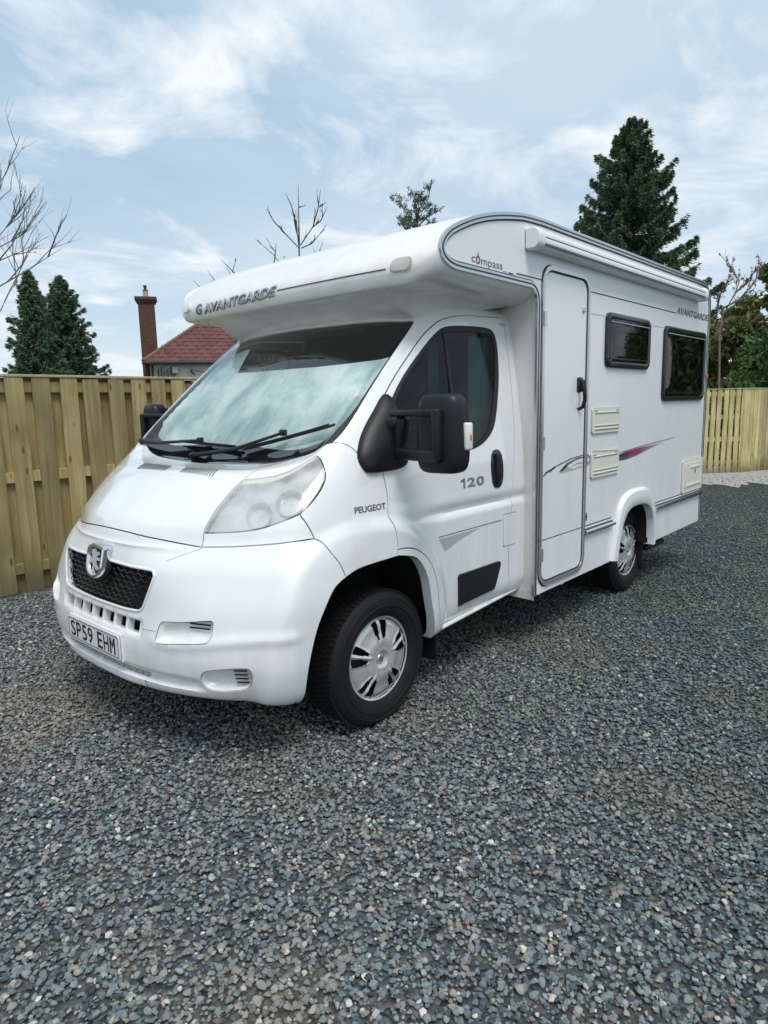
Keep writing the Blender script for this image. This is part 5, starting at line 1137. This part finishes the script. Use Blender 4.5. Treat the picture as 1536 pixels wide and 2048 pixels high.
# ------------------------------------------------------------------ house
def house():
    root=empty('house',(11.2,21.5,0),math.atan2(-.52,.85),label='cream rendered house with maroon tiled hip roof and tall chimney behind the left fence',cat='house')
    m_ren=mat('cream_render',(.68,.66,.60),.9,var=.1,vscale=3); m_tile=mat('maroon_tile',(.125,.042,.040),.75,var=.25,vscale=6,objvar=.22); m_brick=mat('chimney_brick',(.10,.048,.038),.9,var=.3,vscale=12)
    m_pipe=mat('dark_pipe',(.03,.03,.03),.5); m_wh=mat('white_gutter',(.55,.55,.52),.5)
    Lx,Ly,ez,rz_=10.0,8.0,3.40,6.15; 
    MB().box(0.22,Lx-.2,.3,Ly-.3,0,ez).obj('wall',m_ren,root,False)
    # hipped roof deck
    p=math.tan(math.radians(37)); R=Ly/2; top=ez+R*p
    V=[(0,0,ez),(Lx,0,ez),(Lx,Ly,ez),(0,Ly,ez),(R,R,top),(Lx-R,R,top)]
    rf=MB().add(V,[(0,1,5,4),(1,2,5),(2,3,4,5),(3,0,4),(3,2,1,0)]).obj('roof',m_tile,root,False)
    # rows of tiles on the front slope and the left hip
    tw,th=.33,.28; sl=math.hypot(R,R*p); 
    bm=MB(); bm.add([(0,0,0),(tw-.01,0,0),(tw-.01,0,.028),(0,0,.028),(0,th+.03,.0),(tw-.01,th+.03,.0),(tw-.01,th+.03,.010),(0,th+.03,.010),(tw*.5,0,.042),(tw*.5,th+.03,.022)],[(0,1,2,8,3),(4,7,9,6,5),(0,3,7,4),(1,5,6,2),(3,8,9,7),(8,2,6,9),(0,4,5,1)])
    tm=mesh('tile',bm.V,bm.F,m_tile,False); cs,sn=math.cos(math.atan(p)),math.sin(math.atan(p)); cnt=0
    for r_ in range(int(sl/th)):
        d=r_*th; yy=d*cs; zz=ez+d*sn
        x=yy+.02-(r_%2)*tw*.5*0
        while x<min(Lx-yy-.1,yy+7.4) and cnt<285 and x<7.0:
            o=D.objects.new('tile',tm); COL.objects.link(o); o.parent=root; o.location=(x,yy-.03,zz+.02); o.rotation_euler=(math.atan(p)+rng.normal()*.004,rng.normal()*.004,0); x+=tw; cnt+=1
    # ridge/hip tiles
    hp_=MB(); hp_.tube([(0,0,ez+.04),(R,R,top+.06)],.09,6); hp_.obj('hip_ridge',mat('hip_tile',(.16,.10,.06),.8,var=.3),rf)
    MB().tube([(-.05,-.06,ez-.03),(Lx,-.06,ez-.03)],.06,6).obj('gutter',m_pipe,root)
    MB().tube([(.30,.20,ez-.1),(.30,.20,0)],.045,6).obj('downpipe',m_pipe,root); MB().tube([(.8,.25,ez-.15),(.8,.25,1.0)],.03,6).obj('downpipe',m_wh,root)
    MB().box(1.05,1.28,.10,.3,ez-.42,ez-.18,.02).obj('alarm_box',m_wh,root); MB().tube([(1.8,.25,ez-.3),(1.75,.02,ez-.35),(1.9,.0,ez-.5)],.035,6).obj('lamp_bracket',m_pipe,root)
    MB().tube([(1.9,.28,ez-.3),(2.5,.28,ez-.45),(3.2,.28,ez-.6)],.012,5).obj('cable',m_pipe,root)
    for k in range(6): MB().box(.5+.12*k,.54+.12*k,.18,.24,1.0,ez-.25+.08*math.sin(k*2)).obj('trellis_slat',m_brick,root,False)
    w=MB().box(4.0,5.2,.24,.32,1.2,2.5).obj('window',m_wh,root,False); MB().box(4.08,5.12,.225,.239,1.28,2.42).obj('pane',m_blackg,w,False)
    # chimney stack
    ch=MB(); ch.box(-.10,.52,1.35,1.95,1.5,5.85); 
    c=ch.obj('chimney',m_brick,root,False)
    MB().box(-.16,.58,1.29,2.01,5.85,5.94).obj('chimney_corbel',m_brick,c,False); MB().box(-.21,.63,1.24,2.06,5.94,6.06).obj('chimney_corbel',m_brick,c,False)
    MB().tube([(.21,1.65,6.06),(.21,1.65,6.12),(.21,1.65,6.34),(.21,1.65,6.36)],[.15,.11,.10,.13],12).obj('chimney_pot',mat('clay_pot',(.34,.28,.20),.8),c)
    MB().tube([(.21,1.65,6.36),(.21,1.65,6.55)],[.05,.07],8).obj('chimney_cowl',m_pipe,c)
house()
# ------------------------------------------------------------------ trees
def foliage_mat(name,c1,c2,sc=1.2):
    m=D.materials.new(name); m.use_nodes=True; nt=m.node_tree; N=nt.nodes; L=nt.links; p=N['Principled BSDF']; p.inputs['Roughness'].default_value=.7; p.inputs['Specular IOR Level'].default_value=.25
    g=N.new('ShaderNodeNewGeometry'); r_=N.new('ShaderNodeValToRGB'); e=r_.color_ramp.elements; e[0].color=(*c1,1); e[1].color=(*c2,1)
    n=N.new('ShaderNodeTexNoise'); n.inputs['Scale'].default_value=sc; n.inputs['Detail'].default_value=3; L.new(g.outputs['Position'],n.inputs['Vector'])
    a=N.new('ShaderNodeMath'); a.operation='MULTIPLY_ADD'; a.inputs[1].default_value=.5; L.new(g.outputs['Random Per Island'],a.inputs[0]); m1=N.new('ShaderNodeMapRange'); m1.inputs[1].default_value=.3; m1.inputs[2].default_value=.7; m1.inputs[4].default_value=.5; L.new(n.outputs[0],m1.inputs[0]); L.new(m1.outputs[0],a.inputs[2]); L.new(a.outputs[0],r_.inputs[0]); L.new(r_.outputs[0],p.inputs['Base Color']); return m
m_bark=mat('bark',(.085,.065,.05),.9,var=.3,vscale=6); m_twig=mat('twig',(.075,.065,.06),.9,var=.2); m_barkb=mat('pale_brown_bark',(.20,.16,.13),.9,var=.2); m_barkl=mat('lichen_bark',(.17,.16,.14),.9,var=.25,vscale=5)
m_spruce=foliage_mat('spruce_needles',(.03,.085,.06),(.16,.24,.11)); m_con=foliage_mat('conifer_needles',(.03,.085,.062),(.17,.24,.12)); m_olive=foliage_mat('olive_leaves',(.09,.115,.04),(.36,.36,.14),.8); m_dkgreen=foliage_mat('laurel_leaves',(.04,.10,.04),(.20,.29,.10),.8); m_dead=foliage_mat('dead_leaves',(.10,.06,.045),(.20,.13,.09)); m_grass=foliage_mat('bank_grass',(.05,.14,.035),(.13,.28,.07),2)
def quads(P,A,B,mt,name,parent,**k):
    """many little leaf quads: centres P, half axes A and B"""
    n=len(P); V=np.empty((n,4,3)); V[:,0]=P-A-B*.5; V[:,1]=P+A*.2-B; V[:,2]=P+A; V[:,3]=P+A*.2+B
    me=D.meshes.new(name); me.vertices.add(n*4); me.vertices.foreach_set('co',V.astype(np.float32).ravel()); me.loops.add(n*4); me.loops.foreach_set('vertex_index',np.arange(n*4,dtype=np.int32))
    me.polygons.add(n); me.polygons.foreach_set('loop_start',np.arange(0,n*4,4,dtype=np.int32)); me.polygons.foreach_set('loop_total',np.full(n,4,dtype=np.int32)); me.update(calc_edges=True); me.validate(); me.materials.append(mt)
    return put(name,me,parent,**k)
def rdir(n): 
    v=rng.normal(size=(n,3)); return v/np.linalg.norm(v,axis=1)[:,None]
def conifer(name,label,x,y,H,R,base,mt,needles,z0=0,shape=1.0,gap=.0,droop=.25,per=1.0,branches=150,cat='conifer tree',leaf=.13,wid=.30,hang=.10,profile=None,seed=1,group=None,topless=False):
    rs=np.random.default_rng(seed); root=empty(name,(x,y,z0),rs.uniform(0,6),label=label,cat=cat,group=group)
    tr=MB().tube([(0,0,0),(.06,0,H*.4),(0,.05,H*.75),(0,0,H*.99)],[H*.022+.05,H*.016+.03,H*.008+.02,.01],8); br=tr
    P=[];A=[];B=[]
    for i in range(branches):
        t=((i+.5)/branches)**.9; z=base+(H-base)*t; rad=R*(profile(t) if profile else (1-t)**shape)*rs.uniform(.62,1.15)+.05; a=i*2.399+rs.uniform(-.4,.4)
        if rs.random()<gap: continue
        dr=droop*rad; up=.55*rad*t**1.5
        k=8; ts=np.linspace(0,1,k); C=np.stack([np.cos(a)*rad*ts,np.sin(a)*rad*ts,z-dr*np.sin(ts*2.2)*.8+up*ts+.16*rad*ts**3],1)
        br.tube([tuple(c) for c in C[:7:2]],[.02+rad*.010,.012+rad*.006,.008,.005],4,False)
        nb=int(7+rad*9); n=max(6,int(needles*rad*per/branches*10)); tk=rs.uniform(.10 if t<.6 else 0,1,nb)**.8; sk=rs.choice([-1,1],nb); lk=(wid*rad+.10)*(1.05-tk*.85)*rs.uniform(.6,1.25,nb)
        kk=rs.integers(0,nb,n); ss=rs.uniform(0,1,n); main=rs.random(n)<.22
        tt=np.where(main,rs.uniform(.1,1.0,n),tk[kk]); base_=np.stack([np.interp(tt,ts,C[:,j]) for j in range(3)],1)
        side=np.array([-math.sin(a),math.cos(a),0]); fwd=np.array([math.cos(a),math.sin(a),0]); fz=rs.normal(size=nb)*.12-.10
        bd=(side[None,:]*sk[:,None]*.80+fwd[None,:]*.62); bd[:,2]=fz
        L2=np.where(main,0,lk[kk]*ss); q=base_+bd[kk]*L2[:,None]; q[:,2]-=(L2**2)*.35+rs.uniform(0,hang,n)*(.3+.7*ss); q+=rs.normal(size=(n,3))*.014
        dirn=bd[kk]*np.where(main,.25,1)[:,None]+fwd*np.where(main,.9,.2)[:,None]+rs.normal(size=(n,3))*.42; dirn[:,2]-=.12
        dirn/=np.linalg.norm(dirn,axis=1)[:,None]; oth=rs.normal(size=(n,3)); oth-=dirn*(oth*dirn).sum(1)[:,None]; oth/=np.linalg.norm(oth,axis=1)[:,None]
        s=leaf*rs.uniform(.6,1.3,n)[:,None]; P.append(q);A.append(dirn*s);B.append(oth*s*.17)
    tr.obj('trunk',m_bark,root); quads(np.concatenate(P),np.concatenate(A),np.concatenate(B),mt,'crown',root); return root
def bare_tree(name,label,x,y,segs,r0,group=None,mt=None,depth=4,seed=1,twig=1.0,cat='bare tree',leaves=0,z0=0,spread=.5,reach=1.0):
    """segs: list of main limbs (polylines, radii); twigs grown recursively"""
    rs=random.Random(seed); root=empty(name,(x,y,z0),0,label=label,cat=cat,group=group); tr=MB(); tw=MB(); LP=[]
    def grow(p,d,L_,r_,lev):
        pts=[p]; q=p.copy(); dd=d.copy(); k=4
        for _ in range(k):
            dd=(dd+Vector((rs.gauss(0,.10),rs.gauss(0,.10),rs.gauss(.05,.08)))).normalized(); q=q+dd*L_/k; pts.append(q.copy())
        tw.tube([tuple(v) for v in pts],[r_*(1-.6*i/k) for i in range(k+1)],4,False)
        if leaves: 
            for v in pts[1:]:
                if rs.random()<leaves: LP.append(v)
        if lev>0:
            for _ in range(rs.choice((2,3))):
                i=rs.randint(1,k); nd=(dd+Vector((rs.gauss(0,spread),rs.gauss(0,spread),rs.gauss(.1,spread*.6)))).normalized(); grow(pts[i],nd,L_*rs.uniform(.5,.8),r_*.55,lev-1)
    for pts,ra,tws in segs:
        P=[Vector(p) for p in pts]; tr.tube([tuple(p) for p in P],ra,6,False)
        for t_ in range(int(tws*twig)):
            i=rs.randint(1,len(P)-1); u_=rs.random(); p=P[i-1].lerp(P[i],u_); d=(P[i]-P[i-1]).normalized(); nd=(d+Vector((rs.gauss(0,spread),rs.gauss(0,spread),rs.gauss(.15,.25)))).normalized(); grow(p,nd,rs.uniform(.35,.8)*min((P[-1]-P[0]).length,1.5)*.35*reach,.009,depth-2)
    tr.obj('trunk',mt or m_bark,root); tw.obj('twigs',m_twig if mt is None else mt,root,kind='stuff')
    if LP:
        P=np.array([tuple(v) for v in LP]); n=len(P); quads(P,rdir(n)*.045,rdir(n)*.022,m_dead,'crown',root)
    return root

conifer('spruce_tree','dark spruce furthest left above the fence, pointed top',7.12,21.18,6.25,1.55,.3,m_con,11000,shape=.85,branches=200,leaf=.085,hang=.12,seed=3,droop=.1)
conifer('spruce_tree','dark spruce right beside the other one above the left fence, nearer the chimney',8.39,21.75,6.30,2.0,.3,m_con,12000,shape=.80,branches=220,leaf=.085,hang=.12,seed=8,droop=.12)
conifer('spruce_tree','tall ragged dark green spruce rising behind the motorhome roof at the right',25.49,8.35,12.5,3.55,3.2,m_spruce,16000,profile=lambda t:min(1,(1-t)*1.12)**.74,branches=200,leaf=.10,seed=5,droop=.20,gap=.10,wid=.26,hang=.30)
def pine():
    rs=random.Random(21); root=empty('pine_tree',(13.31,9.5,0),0,label='small open pine top showing above the overcab roof',cat='pine tree'); tr=MB(); tr.tube([(0,0,0),(.1,0,4.2),(0,.05,6.3),(.04,0,6.9)],[.14,.10,.06,.03],7); LP=[]
    def grow(p,d,L_,r_,lev):
        pts=[p]; q=p.copy(); dd=d.copy()
        for _ in range(4): dd=(dd+Vector((rs.gauss(0,.16),rs.gauss(0,.16),rs.gauss(.06,.10)))).normalized(); q=q+dd*L_/4; pts.append(q.copy())
        tr.tube([tuple(v) for v in pts],[r_*(1-.15*i) for i in range(5)],4,False)
        if lev==0:
            for v in pts[2:]: LP.append(v)
        else:
            for _ in range(3): nd=(dd+Vector((rs.gauss(0,.6),rs.gauss(0,.6),rs.gauss(.1,.3)))).normalized(); grow(pts[rs.randint(2,4)],nd,L_*rs.uniform(.45,.7),r_*.6,lev-1)
    for k in range(30):
        z=5.8+1.2*k/30; a=k*2.4; grow(Vector((0,0,z)),Vector((math.cos(a),math.sin(a),.25+.5*k/30)).normalized(),rs.uniform(.36,.56),.016,2)
    tr.obj('trunk',m_bark,root); P=np.array([tuple(v) for v in LP]); P=np.repeat(P,5,axis=0); P=P+rng.normal(size=P.shape)*.028; n=len(P); quads(P,rdir(n)*.042,rdir(n)*.014,m_spruce,'crown',root)
pine()
bare_tree('bare_sapling','sapling with long upright leafless shoots, tallest above the overcab',5.01,5.19,[([(0,0,0),(0,0,3.78)]+[(0.01,-0.01,3.78),(0.03,-0.0,4.0),(0.02,-0.02,4.12),(0.09,0.03,4.97)],[.035,.02]+[0.013]*3+[.003],5),
  ([(0.02,-0.01,4.0),(-0.26,0.24,4.4),(-0.36,0.23,4.51)],[0.009099999999999999]*2+[.003],5),
  ([(0.02,-0.01,4.0),(0.02,0.04,4.39),(0.08,0.2,4.69),(0.09,0.34,4.9)],[0.009099999999999999]*3+[.003],5),
  ([(0.03,-0.03,4.04),(0.13,-0.23,4.3),(0.09,-0.4,4.52),(0.07,-0.49,4.77)],[0.009099999999999999]*3+[.003],5),
  ([(0.04,-0.04,4.0),(0.17,-0.14,4.07),(0.1,-0.46,4.18)],[0.009099999999999999]*2+[.003],5),
  ([(0.18,-0.16,4.31),(0.26,-0.27,4.4),(0.23,-0.45,4.56)],[0.009099999999999999]*2+[.003],5),
  ([(0.03,-0.03,4.6),(0.05,-0.16,4.61)],[0.009099999999999999]*1+[.003],5),
  ([(0.27,-0.24,4.61),(0.3,-0.37,4.66)],[0.009099999999999999]*1+[.003],5)],.02,group='leafless saplings behind the fence',seed=9,depth=3,twig=.6,spread=.25)
bare_tree('bare_sapling','leafless sapling shoots just left of the tallest one above the overcab',5.02,5.84,[([(0,0,0),(0,0,3.76)]+[(0.0,-0.0,3.76),(0.05,-0.02,3.99),(0.06,-0.05,4.2)],[.035,.02]+[0.01]*2+[.003],3),
  ([(0.04,-0.04,3.98),(-0.13,0.2,4.24)],[0.006999999999999999]*1+[.003],3),
  ([(0.05,-0.04,4.04),(-0.06,0.06,4.27)],[0.006999999999999999]*1+[.003],3),
  ([(0.04,-0.04,3.96),(0.09,-0.16,3.81)],[0.006999999999999999]*1+[.003],3),
  ([(0.14,-0.12,3.96),(0.2,-0.11,4.0)],[0.006999999999999999]*1+[.003],3)],.02,group='leafless saplings behind the fence',seed=10,depth=3,twig=.6,spread=.25)
bare_tree('bare_sapling','crossed leafless twigs over the maker lettering, second group from the left above the pod',4.8,6.64,[([(0,0,0),(0,0,3.6)]+[(0.07,-0.05,3.6),(0.02,0.01,3.84),(-0.14,0.1,4.02)],[.035,.02]+[0.009]*2+[.003],2),
  ([(0.01,-0.0,3.84),(0.11,0.01,4.05)],[0.006299999999999999]*1+[.003],2),
  ([(0.03,-0.02,3.67),(-0.07,0.06,3.9)],[0.006299999999999999]*1+[.003],2),
  ([(0.01,-0.0,3.84),(0.1,-0.16,3.72)],[0.006299999999999999]*1+[.003],2)],.02,group='leafless saplings behind the fence',seed=10,depth=3,twig=.6,spread=.25)
bare_tree('bare_sapling','short leafless shoot above the overcab lettering',4.66,6.74,[([(0.405,-0.45,0),(0.405,-0.45,3.21)]+[(0.01,-0.01,3.51),(-0.09,0.08,3.68),(-0.19,0.13,3.84)],[.035,.02]+[0.008]*2+[.003],1),
  ([(-0.08,0.05,3.66),(-0.11,0.17,3.68)],[0.0056]*1+[.003],1)],.02,group='leafless saplings behind the fence',seed=10,depth=3,twig=.6,spread=.25)
bare_tree('bare_sapling','forked leafless twig at the far left end of the overcab roof',4.43,6.9,[([(0.648,-0.72,0),(0.648,-0.72,3.06)]+[(-0.01,0.0,3.36),(0.01,0.01,3.48),(-0.16,0.1,3.67)],[.035,.02]+[0.008]*2+[.003],1),
  ([(0.0,-0.0,3.47),(0.12,0.01,3.64)],[0.0056]*1+[.003],1),
  ([(-0.0,0.0,3.49),(-0.05,0.05,3.59)],[0.0056]*1+[.003],1)],.02,group='leafless saplings behind the fence',seed=10,depth=3,twig=.6,spread=.25)
bare_tree('bare_sapling','small forked twig between the tallest sapling and the pine top',5.22,5.0,[([(0,0,0),(0,0,3.75)]+[(0.0,-0.0,3.75),(0.02,0.01,3.87),(0.08,-0.08,4.09)],[.035,.02]+[0.008]*2+[.003],1),
  ([(0.01,-0.01,3.86),(0.02,0.09,4.03)],[0.0056]*1+[.003],1),
  ([(0.05,-0.04,3.99),(0.07,-0.05,3.94)],[0.0056]*1+[.003],1)],.02,group='leafless saplings behind the fence',seed=10,depth=3,twig=.6,spread=.25)
bare_tree('bare_tree','leafless tree whose thin branches reach in from the left edge',-0.17,5.69,[([(-.1,0,0)]+[(-0.17,0.04,0.87),(0.0,0.02,2.06),(0.36,-0.1,2.78)],[.09,.07,.05,.035],2),
  ([(-0.0,0.0,2.06),(0.59,-0.08,2.9),(0.94,-0.18,3.28),(1.14,-0.33,3.39),(1.43,-0.4,3.59)],[0.0112, 0.0089, 0.0067, 0.0043, 0.0020],5),
  ([(0.36,-0.09,2.78),(0.76,-0.05,3.3),(1.02,-0.02,3.47),(1.2,-0.18,3.59),(1.3,-0.38,3.69)],[0.0112, 0.0089, 0.0067, 0.0043, 0.0020],5),
  ([(-0.0,0.0,2.06),(0.53,-0.22,2.66),(0.86,-0.33,2.97),(1.05,-0.69,3.12),(1.21,-0.79,3.25),(1.3,-0.98,3.33)],[0.0112, 0.0094, 0.0075, 0.0057, 0.0038, 0.0020],5),
  ([(0.36,-0.09,2.78),(0.68,-0.28,3.19),(0.88,-0.42,3.5),(1.04,-0.52,3.72)],[0.0112, 0.0082, 0.0051, 0.0020],5),
  ([(-0.0,0.0,2.06),(0.54,-0.09,2.41),(0.92,-0.09,2.73),(1.01,-0.14,2.93),(1.19,-0.03,3.12)],[0.0112, 0.0089, 0.0067, 0.0043, 0.0020],5),
  ([(0.36,-0.09,2.78),(0.66,-0.27,3.42),(0.92,-0.31,3.87),(1.07,-0.25,4.22)],[0.0112, 0.0082, 0.0051, 0.0020],5)],.05,seed=4,mt=m_barkl,depth=4,reach=1.5,twig=1.0,spread=.38)
bare_tree('bare_tree','brown leafless tree with a few dead leaves beside the back corner of the van',14.63,1.54,[([(0,0,0)]+[(-0.03,0.12,2.97),(-0.01,0.09,3.38),(0.04,-0.14,3.88),(0.13,-0.19,4.14),(0.1,-0.02,4.4)],[0.0250, 0.0210, 0.0170, 0.0130, 0.0090, 0.0050],8),
  ([(-0.03,0.1,3.55),(-0.01,-0.22,3.69),(0.11,-0.52,4.07),(0.27,-0.51,4.42)],[0.0250, 0.0200, 0.0150, 0.0100],8),
  ([(-0.03,0.09,3.44),(0.19,-0.28,3.73),(0.2,-0.67,3.77)],[0.0250, 0.0184, 0.0117],8),
  ([(-0.06,0.2,3.56),(-0.19,0.12,3.83),(-0.22,-0.05,4.12)],[0.0250, 0.0184, 0.0117],8),
  ([(0.04,-0.14,3.88),(0.08,-0.29,4.01),(-0.14,-0.56,4.25)],[0.0250, 0.0184, 0.0117],8)],.05,seed=9,depth=4,twig=1.6,leaves=.10,mt=m_barkb,spread=.4)

def leafy(name,label,x,y,H,R,mt,n,seed=1,leaf=.10,cat='evergreen tree',lob=26,group=None):
    rs=np.random.default_rng(seed); root=empty(name,(x,y,0),0,label=label,cat=cat,group=group); tr=MB().tube([(0,0,0),(.05,0,H*.5),(0,0,H*.85)],[.10,.07,.03],6)
    P=[];A=[];B=[]
    for k in range(lob):
        t=rs.uniform(.10,1); rad=R*(1-t*.72)*rs.uniform(.35,1.0); a=rs.uniform(0,6.28); c=np.array([math.cos(a)*rad,math.sin(a)*rad,H*(.06+.88*t)]); tr.tube([(0,0,max(.1,c[2]-.5)),tuple(c)],[.025,.006],4,False)
        m=n//lob; s=np.array([.42,.42,.36])*R*rs.uniform(.45,.8)*(1.15-t*.55); d=rs.normal(size=(m,3)); d/=np.linalg.norm(d,axis=1)[:,None]; q=c+d*s*rs.uniform(.45,1.12,m)[:,None]; q=q[q[:,2]>.05]
        dd=d[:len(q)]+rs.normal(size=(len(q),3))*.5; dd[:,2]+=.25; dd/=np.linalg.norm(dd,axis=1)[:,None]; o=rs.normal(size=(len(q),3)); o-=dd*(o*dd).sum(1)[:,None]; o/=np.linalg.norm(o,axis=1)[:,None]; s2=leaf*rs.uniform(.5,1.25,len(q))[:,None]; P.append(q);A.append(dd*s2);B.append(o*s2*.42)
    tr.obj('trunk',m_bark,root); quads(np.concatenate(P),np.concatenate(A),np.concatenate(B),mt,'crown',root)
leafy('evergreen_tree','olive brown evergreen directly behind the back corner of the van',16.9,2.75,3.7,1.6,m_olive,16000,seed=2)
leafy('evergreen_tree','olive green loose evergreen in the middle of the row beyond the corner fence',16.1,1.72,4.1,1.3,m_olive,15000,seed=5)
leafy('evergreen_tree','deep green evergreen left of the tallest one beyond the corner fence',16.9,.95,4.9,1.4,m_dkgreen,15000,seed=7)
leafy('evergreen_tree','tallest dark green evergreen at the right edge beyond the fence',16.3,.25,5.6,1.8,m_dkgreen,24000,seed=9)
leafy('evergreen_tree','low bushy green shrub peeping over the corner fence',15.2,1.15,2.5,.85,m_dkgreen,9000,seed=12,cat='shrub')
# grassy bank and pale strip by the far fence
gb=MB(); rows=[]
for j in range(11):
    rows.append([(13.4+i*.28,1.35+j*.28,1.55*math.exp(-((i-5)/4.2)**2-((j-5)/4.5)**2)+.06*math.sin(i*2.1+j)) for i in range(12)])
gb.loft(rows); tag(gb.obj('grass_bank',mat('bank_soil',(.05,.11,.03),.9,var=.4),None,sharp=None),kind='structure')

q=[];
for _ in range(9000):
    i=rng.uniform(0,11); j=rng.uniform(0,10); q.append((13.4+i*.28,1.35+j*.28,1.55*math.exp(-((i-5)/4.2)**2-((j-5)/4.5)**2)+.06*math.sin(i*2.1+j)+.03))
q=np.array(q); up=np.tile(np.array([0,0,1.]),(len(q),1))+rng.normal(size=(len(q),3))*.35; quads(q,up*.08,rdir(len(q))*.02,m_grass,'grass',None,kind='stuff')
m_pale=mat('pale_gravel',(.36,.35,.33),.9,var=.3,vscale=14,bump=.01,bscale=60)
# irregular band of paler gravel along the foot of the far fence
V=[];F=[]; a0=np.array([9.2,3.4]); 
for i in range(61):
    t=i/60; c=np.array([10.4+3.4*t*1.0,1.9-4.4*t]); wob=.25*math.sin(i*.7)+.15*math.sin(i*1.9+1)
    for k,wd in enumerate((-.95+wob,-.3,.4,2.6)): 
        p=c+np.array([.79,.61])*wd; V.append((p[0],p[1],gheight(p[0],p[1])+.004))
for i in range(60):
    for k in range(3): F.append((i*4+k,(i+1)*4+k,(i+1)*4+k+1,i*4+k+1))
put('pale_gravel_strip',mesh('pale_gravel_strip',V,F,m_pale,True,None),kind='structure')

# the tree belt goes on to the right behind the corner fence: outside the frame it shows as dark reflections in the side windows
n=60000; tw_=rng.uniform(0,1,n); P=np.stack([17.8+tw_*46,-2.2-tw_*22+rng.normal(size=n)*1.1,np.zeros(n)],1); hh=6.2+1.6*np.sin(P[:,0]*.55)+1.1*np.sin(P[:,0]*1.37+1); P[:,2]=rng.uniform(0,1,n)**.8*hh
quads(P,rdir(n)*.30,rdir(n)*.22,m_dkgreen,'woodland',None,kind='stuff')

n=70; q=np.stack([rng.uniform(-2,6,n),rng.uniform(-3.6,2.6,n),np.full(n,.022)],1); q[:,2]+=[gheight(a,b) for a,b in q[:,:2]]; d=rdir(n); d[:,2]*=.15; e=np.cross(d,np.array([0,0,1.])); quads(q,d*.016,e*.007,mat('leaf_litter',(.34,.27,.12),.8,var=.4,vscale=9),'leaf_litter',None,kind='stuff')
print('OBJECTS',len(D.objects),'TRIS',sum(len(o.data.polygons) for o in D.objects if o.type=='MESH'))
